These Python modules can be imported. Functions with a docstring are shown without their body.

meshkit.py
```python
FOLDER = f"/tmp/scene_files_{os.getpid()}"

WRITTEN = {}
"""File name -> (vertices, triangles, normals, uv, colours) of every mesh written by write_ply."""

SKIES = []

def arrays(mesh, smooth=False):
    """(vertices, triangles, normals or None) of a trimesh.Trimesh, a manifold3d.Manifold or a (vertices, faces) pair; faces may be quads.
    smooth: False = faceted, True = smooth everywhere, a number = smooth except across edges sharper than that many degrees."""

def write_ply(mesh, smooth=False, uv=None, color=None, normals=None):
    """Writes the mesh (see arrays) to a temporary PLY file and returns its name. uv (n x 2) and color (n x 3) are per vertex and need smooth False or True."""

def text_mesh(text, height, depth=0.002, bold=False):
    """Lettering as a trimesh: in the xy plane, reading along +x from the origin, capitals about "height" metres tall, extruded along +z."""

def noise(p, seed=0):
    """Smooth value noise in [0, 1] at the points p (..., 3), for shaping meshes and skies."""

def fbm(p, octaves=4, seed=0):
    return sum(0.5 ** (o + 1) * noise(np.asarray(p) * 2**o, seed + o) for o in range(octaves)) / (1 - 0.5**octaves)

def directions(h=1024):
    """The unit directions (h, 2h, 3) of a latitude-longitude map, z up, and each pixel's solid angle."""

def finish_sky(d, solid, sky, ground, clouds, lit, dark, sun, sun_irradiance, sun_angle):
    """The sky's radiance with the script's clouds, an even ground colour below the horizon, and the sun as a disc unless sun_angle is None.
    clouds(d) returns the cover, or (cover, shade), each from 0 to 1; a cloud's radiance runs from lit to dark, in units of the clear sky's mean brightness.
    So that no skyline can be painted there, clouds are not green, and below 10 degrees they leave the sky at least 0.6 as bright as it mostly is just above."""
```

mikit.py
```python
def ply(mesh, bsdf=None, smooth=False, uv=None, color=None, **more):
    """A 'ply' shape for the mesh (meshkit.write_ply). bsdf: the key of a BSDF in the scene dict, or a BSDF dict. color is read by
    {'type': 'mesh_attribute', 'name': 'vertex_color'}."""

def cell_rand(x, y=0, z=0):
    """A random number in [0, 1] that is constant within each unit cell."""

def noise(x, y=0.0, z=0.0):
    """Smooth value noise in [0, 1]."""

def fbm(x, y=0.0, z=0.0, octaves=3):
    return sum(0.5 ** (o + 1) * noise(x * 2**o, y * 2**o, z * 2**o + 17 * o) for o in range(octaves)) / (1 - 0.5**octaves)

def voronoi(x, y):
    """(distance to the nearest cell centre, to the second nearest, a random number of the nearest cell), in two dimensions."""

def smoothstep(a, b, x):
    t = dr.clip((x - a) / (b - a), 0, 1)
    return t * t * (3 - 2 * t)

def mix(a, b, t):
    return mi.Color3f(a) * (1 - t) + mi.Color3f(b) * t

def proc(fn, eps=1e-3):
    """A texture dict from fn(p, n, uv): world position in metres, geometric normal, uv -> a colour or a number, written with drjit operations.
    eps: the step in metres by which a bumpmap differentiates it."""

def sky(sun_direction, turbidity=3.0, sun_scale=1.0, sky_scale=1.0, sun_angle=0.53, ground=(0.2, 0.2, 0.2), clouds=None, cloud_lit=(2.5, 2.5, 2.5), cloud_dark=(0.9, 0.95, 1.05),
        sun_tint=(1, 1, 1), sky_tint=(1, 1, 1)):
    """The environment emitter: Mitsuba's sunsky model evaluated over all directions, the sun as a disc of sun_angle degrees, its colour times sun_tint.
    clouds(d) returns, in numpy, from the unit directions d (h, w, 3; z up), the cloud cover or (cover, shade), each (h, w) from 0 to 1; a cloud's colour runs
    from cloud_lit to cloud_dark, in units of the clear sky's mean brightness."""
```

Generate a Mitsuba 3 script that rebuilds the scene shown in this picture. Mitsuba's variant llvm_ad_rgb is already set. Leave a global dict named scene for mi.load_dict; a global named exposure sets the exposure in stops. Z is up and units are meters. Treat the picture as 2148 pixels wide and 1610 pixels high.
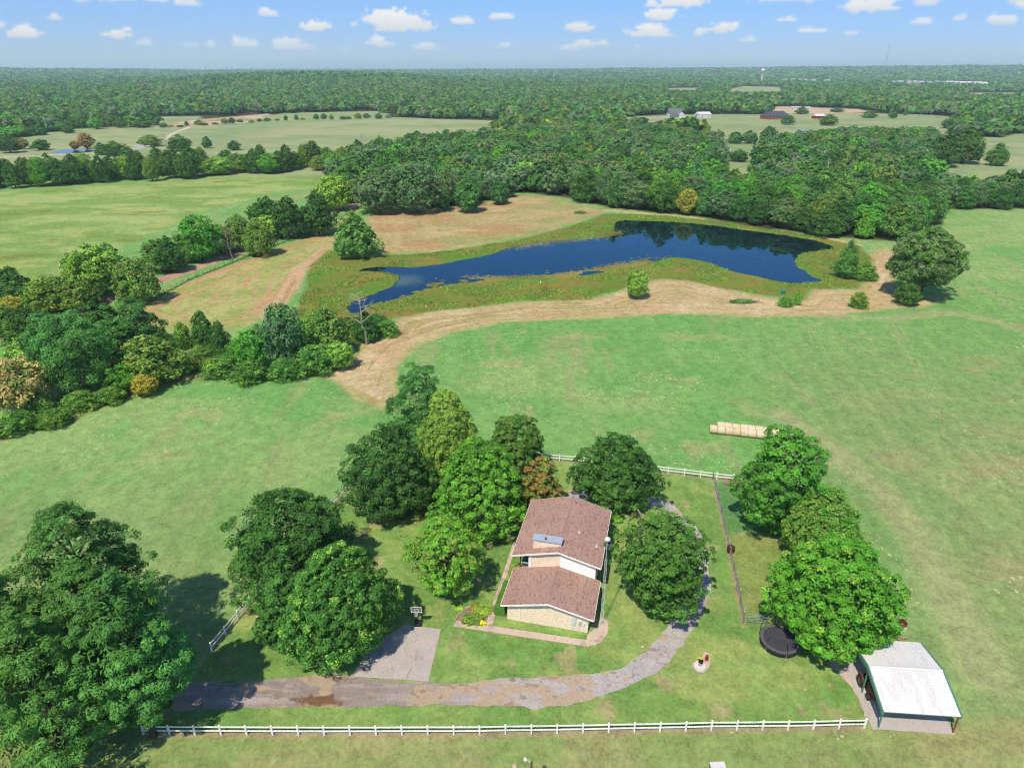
import math, numpy as np, trimesh, shapely, shapely.geometry as sg, drjit as dr, mitsuba as mi, mikit, meshkit
from mikit import noise, fbm, smoothstep, mix, cell_rand
T = mi.ScalarTransform4f
scene, labels = {}, {}

# ------------------------------------------------------------------ camera, sky, air, exposure
CAM_H, PITCH, FPX = 58.0, math.radians(24.8), 1432.0
scene['camera'] = {'type': 'perspective', 'fov': math.degrees(2 * math.atan(1074 / FPX)), 'fov_axis': 'x', 'near_clip': 1.0, 'far_clip': 90000.0,
                   'to_world': T().look_at(origin=[0, 0, CAM_H], target=[0, math.cos(PITCH), CAM_H - math.sin(PITCH)], up=[0, 0, 1]),
                   'medium': {'type': 'ref', 'id': 'haze_air'}}
exposure = 1.9
SUN = (-0.245, -0.50, 0.815)
HAZE = 1.0e-4
K = 0.69          # albedo of a sunlit level surface that shows as the given sRGB colour

# cumulus puffs: azimuth and elevation in degrees (to the right of the view / above the horizon), width and height in degrees
PUFFS = [(-27.3, 4.7, 6.0, 1.3), (-18.6, 5.25, 7.4, .7), (-8.4, 3.2, 5.0, 1.15), (20.5, 4.8, 5.4, 1.1), (11, 5.1, 2.2, .8), (11.9, 4.4, 3.4, .7), (10.9, 3.6, 2.3, .75),
         (24.8, 3.9, 3.2, .8), (25.8, 5.0, 4.4, .95), (28.2, 4.1, 1.7, .7), (5.1, 2.9, 2.6, .65), (10.2, 2.5, 3.1, .7), (15.1, 2.75, 2.3, .65), (13.9, 2.4, .9, .35), (-6.8, 5.2, 2.3, .65),
         (-.5, 5.4, 5.4, .5), (-32.5, 2.15, 1.9, .7), (-33.6, 2.55, .7, .35), (-27.2, 2.15, 1.8, .55), (-25.7, 1.6, 1.3, .5), (-19.1, 1.7, 1.8, .7), (-16.0, 1.6, 2.9, .7), (-14.2, 2.75, 2.2, .45),
         (-17.5, 3.6, 1.3, .45), (-22.6, 4.1, 1.7, .5), (-9.9, 1.8, 1.9, .6), (-3.4, 3.2, 2.1, .45), (-.9, 3.5, 2.0, .45), (-12.4, 1.3, .8, .3), (5.8, 1.75, 2.7, .5), (9.5, 1.4, .8, .3),
         (21.3, 2.4, 1.9, .3), (23.9, 2.2, 1.1, .3), (34.4, 4.6, 4.4, 1.5), (34.7, 3.7, 2.8, .7), (32.4, 2.8, 1.5, .4), (30.1, 2.95, .8, .3), (-22.9, 1.5, .9, .3), (-21.5, 1.5, .8, .3), (-6.6, 1.5, 2.2, .45),
         (-.6, 1.55, 1.0, .3), (4.3, 1.4, 2.2, .3), (19.6, 3.1, 1.4, .3), (-30.6, 3.0, .9, .3), (8.6, 4.9, 2.4, .5), (13.5, 4.9, 2.2, .5), (28, 2.8, 1.2, .3), (17.2, 1.9, 1.2, .3), (-36.2, 1.5, 1.4, .3)]


def clouds(d):
    el = np.degrees(np.arcsin(np.clip(d[..., 2], -1, 1)))
    az = np.degrees(np.arctan2(d[..., 0], d[..., 1]))
    cover, shade = np.zeros(el.shape), np.zeros(el.shape)
    wob = meshkit.fbm(np.stack([az * 1.1, el * 2.4, el * 0], -1), 4, 3) - .5
    wob2 = meshkit.fbm(np.stack([az * 3.1, el * 6, el * 0 + 4], -1), 3, 9) - .5
    for a, e, w, h in PUFFS:
        w, h = w * 1.15, h * .92
        u, v = (az - a) / (w / 2), (el - (e - h * .35)) / h
        near = (np.abs(u) < 1.8) & (np.abs(v) < 2)
        q = 1 - np.sqrt(u ** 2 + np.where(v > 0, v, v * 3.0) ** 2) + 1.1 * wob + .7 * wob2
        c = np.clip(q * 3.6, 0, 1) * near * (1.0 if w > 2 else .85) * np.clip(e / 2.0, .5, 1)
        shade = np.where(c > cover, np.clip(.42 - v * .6, 0, .55), shade)
        cover = np.maximum(cover, c)
    # the same kind of fair-weather cumulus over the rest of the sky
    hz = np.maximum(d[..., 2], .03)
    p = np.stack([d[..., 0] / hz * 1.3, d[..., 1] / hz * 1.3, hz * 0], -1)
    far = np.clip((meshkit.fbm(p, 5, 21) - .77) * 9, 0, 1)
    out = np.clip((el - 6.2) / 2, 0, 1)
    out = np.maximum(out, np.clip((np.abs(az) - 40) / 4, 0, 1) * np.clip(el / 3, 0, 1))
    c2 = far * out
    veil = .70 * np.exp(-np.maximum(el, 0) / 1.9) + .08
    shade = np.where(np.maximum(cover, c2) > veil, np.where(c2 > cover, .25, shade), .6)
    return np.maximum(np.maximum(cover, c2), veil), shade


scene['sky'] = mikit.sky(SUN, turbidity=3.0, clouds=clouds, cloud_lit=(2.9, 2.9, 2.9), cloud_dark=(1.9, 2.0, 2.15), sky_tint=(.49, .80, 1.14), sun_tint=(.96, 1.0, 1.06))
scene['haze_air'] = {'type': 'homogeneous', 'albedo': {'type': 'rgb', 'value': [.66, .87, 1.0]}, 'sigma_t': HAZE}


# ------------------------------------------------------------------ helpers
def lin(c):
    c = np.asarray(c, float) / 255
    return np.where(c < .04045, c / 12.92, ((c + .055) / 1.055) ** 2.4)


def C(r, g, b, k=None):
    return [float(v) for v in np.clip(lin((r, g, b)) * (K if k is None else k), .004, .9)]


def rgb(c):
    return {'type': 'rgb', 'value': list(c)}


def mat(name, color, rough=None, metal=0.0, spec=.3):
    tex = mikit.proc(color) if callable(color) else rgb(color)
    b = {'type': 'diffuse', 'reflectance': tex} if rough is None else {'type': 'principled', 'base_color': tex, 'roughness': rough, 'metallic': metal, 'specular': spec}
    scene[name] = {'type': 'twosided', 'bsdf': b}
    return name


_used = {}


def fresh(name):
    n = _used.get(name, 0)
    _used[name] = n + 1
    return name if n == 0 else f'{name}_{n:03d}'


def tag(k, label=None, cat=None, group=None, kind=None):
    d = {a: b for a, b in (('label', label), ('category', cat), ('group', group), ('kind', kind)) if b}
    labels[k] = d


def thing(name, label, cat, group=None):
    k = fresh(name)
    tag(k, label, cat, group)
    return k


def part(parent, name, mesh, bsdf, smooth=False, **kw):
    k = fresh(f'{parent}__{name}')
    if isinstance(mesh, MB):
        mesh = mesh.get()
    scene[k] = mikit.ply(mesh, bsdf, smooth, **kw)
    return k


def solo(name, mesh, bsdf, label=None, cat=None, group=None, kind=None, smooth=False, **kw):
    k = fresh(name)
    if isinstance(mesh, MB):
        mesh = mesh.get()
    scene[k] = mikit.ply(mesh, bsdf, smooth, **kw)
    tag(k, label, cat, group, kind)
    return k


def G(px, py, z=0.0):
    """Point at height z seen at a pixel of the 2148 x 1610 photograph (used to lay things out on the ground)."""
    d = np.array([(px - 1074) / FPX, math.cos(PITCH) - (py - 805) / FPX * math.sin(PITCH), -math.sin(PITCH) - (py - 805) / FPX * math.cos(PITCH)])
    return np.array([0, 0, CAM_H]) + d * ((z - CAM_H) / d[2])


def GP(pts):
    return np.array([G(*p)[:2] for p in pts])


class MB:
    def __init__(self):
        self.v, self.f, self.n = [], [], 0

    def add(self, v, f):
        v, f = np.asarray(v, float), np.asarray(f, int)
        if f.shape[1] == 4:
            f = np.vstack([f[:, [0, 1, 2]], f[:, [0, 2, 3]]])
        self.v.append(v)
        self.f.append(f + self.n)
        self.n += len(v)
        return self

    def get(self):
        return np.vstack(self.v), np.vstack(self.f)

    def hexa(self, c8):
        """8 corners: bottom 0-3 round, top 4-7 above them."""
        return self.add(c8, [[0, 3, 2, 1], [4, 5, 6, 7], [0, 1, 5, 4], [1, 2, 6, 5], [2, 3, 7, 6], [3, 0, 4, 7]])

    def box(self, lo, hi, M=None):
        (a, b, c), (d, e, f) = lo, hi
        p = np.array([[a, b, c], [d, b, c], [d, e, c], [a, e, c], [a, b, f], [d, b, f], [d, e, f], [a, e, f]], float)
        return self.hexa(p if M is None else M(p))

    def beam(self, p, q, w, h):
        p, q = np.asarray(p, float), np.asarray(q, float)
        t = (q - p) / np.linalg.norm(q - p)
        s = np.cross(t, [0, 0, 1.0]) if abs(t[2]) < .95 else np.array([1.0, 0, 0])
        s /= np.linalg.norm(s)
        u = np.cross(s, t)
        s, u = s * w / 2, u * h / 2
        return self.hexa([p - s - u, p + s - u, q + s - u, q - s - u, p - s + u, p + s + u, q + s + u, q - s + u])

    def tube(self, pts, rad, sides=8, caps=True):
        p = np.asarray(pts, float)
        r = np.broadcast_to(np.asarray(rad, float), (len(p),))
        t = np.gradient(p, axis=0)
        t /= np.linalg.norm(t, axis=1, keepdims=True) + 1e-12
        a = np.cross(t, np.where(np.abs(t[:, 2:]) < .9, [0, 0, 1.0], [1.0, 0, 0]))
        a /= np.linalg.norm(a, axis=1, keepdims=True) + 1e-12
        b = np.cross(t, a)
        g = np.arange(sides) * 2 * np.pi / sides
        v = p[:, None] + r[:, None, None] * (np.cos(g)[None, :, None] * a[:, None] + np.sin(g)[None, :, None] * b[:, None])
        n = len(p)
        f = [[i * sides + j, i * sides + (j + 1) % sides, (i + 1) * sides + (j + 1) % sides, (i + 1) * sides + j] for i in range(n - 1) for j in range(sides)]
        self.add(v.reshape(-1, 3), f)
        if caps:
            for ring, c in ((v[0], p[0]), (v[-1], p[-1])):
                self.add(np.vstack([ring, c]), [[j, (j + 1) % sides, sides] for j in range(sides)])
        return self


def sheet(poly, z, rag=0.0, step=.5, seed=1, scale=1.5):
    """A level sheet with a ragged edge from a world polygon."""
    p = sg.Polygon(poly) if not isinstance(poly, sg.Polygon) else poly
    if rag:
        ring = p.exterior.segmentize(step)
        c = np.array(ring.coords)[:-1]
        o = np.stack([c[:, 0] / scale, c[:, 1] / scale, c[:, 0] * 0], -1)
        dx, dy = meshkit.fbm(o, 3, seed) - .5, meshkit.fbm(o + 31.7, 3, seed + 5) - .5
        p = sg.Polygon(c + 2 * rag * np.stack([dx, dy], -1)).buffer(0)
        if p.geom_type != 'Polygon':
            p = max(p.geoms, key=lambda g: g.area)
    v, f = trimesh.creation.triangulate_polygon(p, engine='earcut')
    return np.column_stack([v, np.full(len(v), z)]), f


def fit_curve(pts, n):
    p = np.asarray(pts, float)
    s = np.concatenate([[0], np.cumsum(np.linalg.norm(np.diff(p, axis=0), axis=1))])
    q = np.linspace(0, s[-1], n)
    return np.stack([np.interp(q, s, p[:, i]) for i in range(p.shape[1])], 1)


def chaikin(p, closed=True):
    p = np.asarray(p, float)
    q = np.roll(p, -1, 0) if closed else p[1:]
    a = p if closed else p[:-1]
    return np.stack([.75 * a + .25 * q, .25 * a + .75 * q], 1).reshape(-1, p.shape[1])


# ------------------------------------------------------------------ where things lie (photo pixels -> ground)
TAN = GP([(560, 790), (640, 772), (735, 745), (762, 720), (800, 700), (830, 668), (900, 652), (1010, 642), (1090, 632), (1170, 630), (1235, 628), (1290, 612), (1345, 592), (1400, 584), (1455, 590), (1530, 606),
          (1610, 622), (1685, 630), (1705, 606), (1760, 606), (1797, 607), (1825, 575), (1812, 545), (1835, 524), (1870, 520), (1885, 550), (1880, 590), (1920, 618), (2000, 622), (1950, 640), (1850, 650),
          (1760, 662), (1600, 664), (1400, 660), (1200, 670), (1050, 678), (950, 697), (880, 722), (845, 755), (830, 800), (828, 855), (790, 858), (740, 828), (690, 797), (640, 785)])
STRIP = GP([(750, 440), (700, 470), (610, 510), (505, 548), (400, 588), (300, 628), (215, 655), (300, 690), (420, 700), (520, 680), (590, 648), (632, 605), (640, 575), (665, 548), (692, 522), (720, 490)])
MOUND = GP([(772, 450), (830, 440), (900, 438), (1000, 430), (1075, 408), (1150, 413), (1235, 435), (1275, 445), (1235, 455), (1170, 478), (1080, 500), (990, 515), (900, 528), (820, 532), (790, 525), (780, 490)])
MARSH = GP([(692, 525), (740, 540), (800, 535), (900, 531), (1000, 517), (1100, 500), (1180, 480), (1270, 448), (1400, 452), (1550, 468), (1680, 490), (1800, 515), (1830, 545), (1822, 575), (1798, 605), (1705, 606),
            (1685, 628), (1600, 620), (1500, 600), (1440, 588), (1390, 584), (1340, 592), (1290, 612), (1235, 628), (1170, 630), (1090, 632), (1010, 642), (900, 652), (830, 668), (790, 695), (740, 720), (640, 700),
            (620, 660), (640, 600), (650, 560)])
LMEADOW = GP([(-500, 420), (0, 402), (350, 380), (560, 367), (700, 358), (715, 365), (690, 395), (600, 400), (520, 420), (400, 450), (300, 500), (130, 560), (0, 620), (-500, 800)])
YARD = GP([(300, 1530), (445, 1362), (545, 1240), (735, 1017), (1140, 960), (1230, 970), (1550, 1010), (1700, 1020), (1760, 1130), (1900, 1350), (1815, 1520)])
PEN_FRONT = GP([(1524, 1119), (1558, 1305), (1700, 1310), (1760, 1180), (1640, 1124)])
PEN_BACK = GP([(1497, 1010), (1522, 1117), (1640, 1122), (1700, 1015)])
WOOD = GP([(700, 425), (735, 395), (690, 380), (730, 345), (800, 322), (900, 300), (1000, 290), (1100, 277), (1200, 272), (1300, 275), (1400, 285), (1495, 292), (1505, 318), (1510, 400), (1582, 404), (1600, 318), (1640, 298), (1750, 288),
           (1900, 285), (1950, 284), (1965, 310), (1955, 345), (1930, 372), (1970, 402), (2100, 408), (2200, 404), (2400, 402), (2400, 442), (2148, 438), (1962, 438), (1952, 470), (1872, 505), (1750, 498), (1600, 478), (1450, 452), (1280, 436), (1180, 412),
           (1080, 402), (1000, 432), (900, 433), (760, 428)])
DRIVE = GP([(-250, 1455), (380, 1432), (520, 1428), (600, 1420), (700, 1412), (800, 1424), (897, 1431), (960, 1432), (1040, 1424), (1110, 1420), (1189, 1417), (1290, 1405), (1345, 1374), (1373, 1340), (1398, 1312), (1420, 1280),
            (1440, 1220), (1438, 1160), (1425, 1110), (1400, 1080), (1370, 1064), (1330, 1054), (1280, 1046), (1195, 1041), (1190, 1026), (1290, 1026), (1350, 1038), (1410, 1056), (1460, 1100), (1487, 1160), (1490, 1220), (1480, 1275), (1465, 1300),
            (1450, 1321), (1424, 1361), (1400, 1392), (1345, 1423), (1299, 1444), (1247, 1463), (1189, 1478), (1112, 1483), (1038, 1477), (900, 1478), (640, 1482), (520, 1484), (380, 1490), (-250, 1530)])
PAD = GP([(735, 1418), (790, 1345), (850, 1309), (925, 1319), (898, 1428)])
POND = GP([(727, 640), (757, 626), (812, 606), (825, 596), (842, 578), (808, 572), (780, 568), (745, 569), (772, 561), (800, 559), (862, 562), (935, 553), (975, 544), (1020, 537), (1065, 519), (1120, 507), (1180, 503), (1215, 499), (1255, 494), (1289, 488),
           (1285, 470), (1298, 462), (1350, 463), (1424, 466), (1498, 473), (1573, 484), (1666, 496), (1721, 507), (1755, 519), (1722, 527), (1677, 531), (1666, 547), (1674, 560), (1707, 581), (1729, 589), (1685, 594), (1647, 594), (1592, 581), (1536, 570),
           (1499, 555), (1454, 542), (1400, 540), (1350, 557), (1308, 563), (1233, 578), (1159, 587), (1103, 581), (1047, 591), (995, 596), (960, 592), (900, 605), (860, 620), (809, 634), (779, 637), (749, 658), (730, 655)])
ROAD = fit_curve(GP([(-300, 800), (-60, 735), (75, 680), (200, 640), (330, 590), (440, 551), (520, 521), (620, 481), (700, 446), (735, 433), (760, 424)]), 60)
FARFIELDS = [GP(p) for p in (
    [(-700, 345), (-700, 300), (40, 285), (160, 270), (330, 263), (560, 253), (830, 246), (1090, 255), (1090, 262), (1000, 288), (900, 308), (760, 345), (700, 352), (300, 345)],
    [(560, 243), (600, 237), (810, 233), (818, 252), (570, 258)], [(230, 247), (420, 243), (430, 264), (230, 266)], [(320, 264), (400, 252), (560, 239), (580, 245), (560, 254), (420, 264)],
    [(1285, 250), (1300, 246), (1420, 240), (1600, 240), (1700, 235), (1950, 241), (2015, 247), (1992, 283), (1900, 284), (1750, 287), (1690, 288), (1640, 296), (1600, 318), (1585, 402), (1512, 398), (1505, 310), (1480, 285), (1300, 266)],
    [(1590, 226), (1640, 223), (1800, 229), (1830, 236), (1700, 238), (1610, 237)], [(1398, 186), (1470, 184), (1468, 203), (1392, 203)], [(1525, 187), (1560, 180), (1642, 182), (1642, 205), (1530, 206)],
    [(2020, 194), (2300, 192), (2300, 211), (2030, 210)], [(2095, 288), (2148, 278), (2400, 278), (2400, 400), (2100, 406), (1972, 400), (1935, 371), (1960, 345), (1968, 310), (1955, 286)], [(1150, 159), (1225, 157), (1228, 161), (1150, 162)])]
TRACKS = [GP([(1865, 665), (1905, 740), (1935, 810), (1962, 900), (1975, 990), (1988, 1070)]), GP([(1880, 670), (1922, 742), (1945, 805), (1974, 880), (1992, 960), (2014, 1060)])]
WORN = [GP([(1640, 872), (1750, 950), (1850, 1030), (1930, 1130), (1990, 1250), (2080, 1420)]), GP([(1700, 660), (1860, 668), (2000, 655), (2148, 690), (2300, 740)])]
DAM = GP([(1270, 441), (1450, 456), (1600, 480), (1740, 500), (1800, 514)])
EDGE = GP([(-100, 960), (0, 922), (140, 878), (260, 832), (380, 795), (480, 782), (600, 786)])
FENCE_FRONT = GP([(302, 1539), (700, 1541), (1000, 1539.5), (1200, 1536.5), (1550, 1530), (1812, 1526.5)])
FENCE_SIDE = GP([(445, 1365), (545, 1243), (640, 1128), (738, 1016), (800, 985)])
FENCE_BACK = GP([(1080, 957), (1145, 964), (1230, 972), (1380, 990), (1495, 1004), (1560, 1012), (1680, 1026)])
FENCE_WIRE = GP([(1495, 1006), (1513, 1080), (1530, 1160), (1545, 1228), (1559, 1306)])


# ------------------------------------------------------------------ ground
def far_rise(az):
    return np.interp(az, [-60, -37, -22, -8, 0, 14, 37, 60], [70, 66, 42, 36, 40, 66, 92, 92])


def ground_height(x, y):
    x, y = np.asarray(x, float), np.asarray(y, float)
    r, az = np.hypot(x, y), np.degrees(np.arctan2(x, y))
    st = lambda a, b, v: np.clip((v - a) / (b - a), 0, 1) ** 2 * (3 - 2 * np.clip((v - a) / (b - a), 0, 1))
    h = st(1150, 2400, r) * 16 * (meshkit.fbm(np.stack([x / 1400, y / 1400, x * 0], -1), 3, 5) - .45)
    h += 30 * np.exp(-((az + 15) / 11) ** 2) * np.exp(-((r - 2700) / 750) ** 2) * st(1150, 2000, r)
    h += st(4200, 9000, r) * far_rise(az)
    return np.maximum(h, -1.2) * (r > 1150)


def sd_poly(x, y, pts):
    d, s = mi.Float(1e12), mi.Float(1.0)
    n = len(pts)
    for i in range(n):
        (ax, ay), (bx, by) = [tuple(float(v) for v in q) for q in (pts[i], pts[i - 1])]
        ex, ey = bx - ax, by - ay
        wx, wy = x - ax, y - ay
        t = dr.clip((wx * ex + wy * ey) * (1.0 / (ex * ex + ey * ey)), 0, 1)
        qx, qy = wx - ex * t, wy - ey * t
        d = dr.minimum(d, qx * qx + qy * qy)
        c1, c2, c3 = y >= ay, y < by, ex * wy > ey * wx
        s = dr.select((c1 & c2 & c3) | ~(c1 | c2 | c3), -s, s)
    return s * dr.sqrt(d)


def sd_line(x, y, pts):
    d = mi.Float(1e12)
    for (ax, ay), (bx, by) in zip(pts[:-1], pts[1:]):
        ax, ay, ex, ey = float(ax), float(ay), float(bx - ax), float(by - ay)
        wx, wy = x - ax, y - ay
        t = dr.clip((wx * ex + wy * ey) * (1.0 / (ex * ex + ey * ey)), 0, 1)
        d = dr.minimum(d, dr.square(wx - ex * t) + dr.square(wy - ey * t))
    return dr.sqrt(d)


def ground_color(p, n, uv):
    x, y = p.x, p.y
    r = dr.sqrt(x * x + y * y)
    big, mid = fbm(x / 38, y / 26, 0, 3), fbm(x / 7, y / 5, 3.0, 3)
    fine = fbm(x * .9, y * .9, 5.0, 3)
    grain = .5 * noise(x * 3.6, y * 3.6, 1.0) + .5 * noise(x * 8.5, y * 8.5, 2.0)
    streak = fbm(x / 3.0, y / 16 + x / 40, 9.0, 3)
    detail = .47 + .46 * fine + .60 * grain
    wig = 3.0 * (fbm(x / 6, y / 6, 7.0, 3) - .5)
    inside = lambda poly, e: smoothstep(e, -e, sd_poly(x, y, poly) + wig * (e * .5 + .3))
    # mown hay field
    c = mix(C(122, 176, 98), C(150, 184, 112), smoothstep(.36, .70, big))
    c = mix(c, C(112, 172, 92), smoothstep(.5, .72, mid) * .5)
    c = mix(c, C(165, 172, 118), smoothstep(.58, .78, streak) * .5)
    c = mix(c, C(180, 176, 124), smoothstep(.64, .80, fbm(x / 11, y / 8, 12.0, 4)) * .5)
    # worn, drier right side and near rim
    dry = smoothstep(30, 62, x - .12 * (y - 60)) * smoothstep(190, 90, y)
    c = mix(c, mix(C(142, 158, 104), C(170, 160, 118), smoothstep(.4, .72, mid)), dry * .62)
    c = mix(c, mix(C(140, 160, 92), C(168, 165, 112), smoothstep(.4, .7, mid)), smoothstep(48.5, 45.5, y + wig * .3) * .8)
    c = mix(c, C(142, 158, 100), smoothstep(-20, -45, x) * smoothstep(105, 70, y) * .5)
    specks = smoothstep(.84, .90, noise(x * 3.0, y * 2.2, 21.0)) * smoothstep(.58, .70, fbm(x / 9, y / 9, 30.0, 2)) * smoothstep(46, 50, y)
    c = mix(c, C(214, 204, 160), specks * .8)
    # tyre tracks
    t = dr.minimum(sd_line(x, y, TRACKS[0]), sd_line(x, y, TRACKS[1]))
    c = mix(c, C(170, 182, 122), smoothstep(.55, .15, t + .25 * (fine - .5)) * .6 * smoothstep(.3, .55, mid))
    band = dr.minimum(sd_line(x, y, WORN[0]), sd_line(x, y, WORN[1]))
    c = mix(c, C(182, 178, 134), smoothstep(4.0, .5, band + 3 * (mid - .5)) * .55)
    mow = fbm((x - .22 * y) / 1.7, y / 60, 51.0, 2)
    c = mix(c, C(172, 192, 126), smoothstep(.50, .70, mow) * smoothstep(35, 60, x) * .16)
    lines = fbm((x + .12 * y) / 1.3, y / 70, 57.0, 2)
    c = mix(c, C(162, 196, 122), smoothstep(.52, .68, lines) * .12)
    # lawn round the house
    lawn = mix(C(122, 163, 84), C(146, 176, 98), smoothstep(.36, .66, mid))
    lawn = mix(lawn, C(168, 182, 108), smoothstep(.54, .76, fbm(x / 5, y / 4, 40.0, 4)) * .65)
    lawn = mix(lawn, C(186, 172, 130), smoothstep(.66, .76, fbm(x / 3.2, y / 3.2, 47.0, 4)) * .6)
    c = mix(c, lawn, inside(YARD, .4))
    c = mix(c, mix(C(142, 160, 88), C(172, 165, 110), smoothstep(.35, .7, mid)), inside(PEN_FRONT, .3) * .7)
    c = mix(c, mix(C(88, 148, 84), C(112, 158, 100), mid), inside(PEN_BACK, .3) * .8)
    # dry strip under fences, along the thicket and on the dam
    f = dr.minimum(dr.minimum(sd_line(x, y, FENCE_FRONT), sd_line(x, y, FENCE_BACK)), dr.minimum(sd_line(x, y, FENCE_SIDE), sd_line(x, y, FENCE_WIRE)))
    c = mix(c, C(176, 156, 126), smoothstep(.55, .15, f + .5 * (fine - .4)) * .75)
    c = mix(c, mix(C(178, 162, 112), C(150, 128, 92), mid), smoothstep(2.0, .6, sd_line(x, y, EDGE) + wig * .5) * .8)
    c = mix(c, C(214, 190, 148), smoothstep(2.2, .8, sd_line(x, y, DAM) + wig * .4) * .9)
    # upper left meadow and the pastures beyond
    m = mix(C(138, 172, 92), C(168, 190, 118), smoothstep(.35, .65, fbm(x / 22, y / 14, 60.0, 3)))
    m = mix(m, C(188, 192, 116), smoothstep(.55, .75, fbm(x / 13, y / 6, 66.0, 4)) * .6)
    m = mix(m, C(122, 158, 82), smoothstep(.55, .75, fbm(x / 16, y / 7, 70.0, 4)) * .6)
    m = mix(m, C(138, 124, 66), smoothstep(.72, .80, fbm(x / 15, y / 11, 71.0, 2)) * .5)
    c = mix(c, m, inside(LMEADOW, 3.0))
    sage = mix(C(150, 172, 122), C(172, 182, 134), smoothstep(.3, .7, fbm(x / 70, y / 45, 80.0, 3)))
    sage = mix(sage, C(176, 170, 128), smoothstep(.55, .75, fbm(x / 60, y / 30, 85.0, 3)) * .5)
    sage = mix(sage, C(128, 160, 108), smoothstep(.55, .72, fbm(x / 25, y / 18, 88.0, 3)) * .5)
    c = mix(c, sage, smoothstep(400, 440, y))
    # swaths left by the mower: they follow the edge of each strip
    sdt = sd_poly(x, y, TAN)
    sw = fbm(sdt * 1.1 + 1.2 * (mid - .5), x / 16, y / 16, 2)
    tan = mix(C(202, 182, 136), C(214, 194, 154), smoothstep(.3, .7, mid))
    tan = mix(tan, C(170, 160, 98), smoothstep(.5, .72, sw) * .75)
    tan = mix(tan, C(170, 138, 98), smoothstep(.64, .78, fbm(x / 1.1, y / 1.1, 91.0, 3)) * .35)
    tan = mix(tan, C(204, 168, 128), smoothstep(.58, .76, fbm(x / 12, y / 12, 92.0, 3)) * .45)
    tan = mix(tan, C(172, 176, 110), smoothstep(-3.4, -.4, sdt) * .55)
    c = mix(c, tan, smoothstep(1.1, -1.1, sdt + wig * .9))
    sds = sd_poly(x, y, STRIP)
    sw = fbm(sds * .55 + 1.6 * (mid - .5), x / 30, y / 30, 2)
    st = mix(C(160, 174, 98), C(182, 186, 116), smoothstep(.3, .7, mid))
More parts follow.
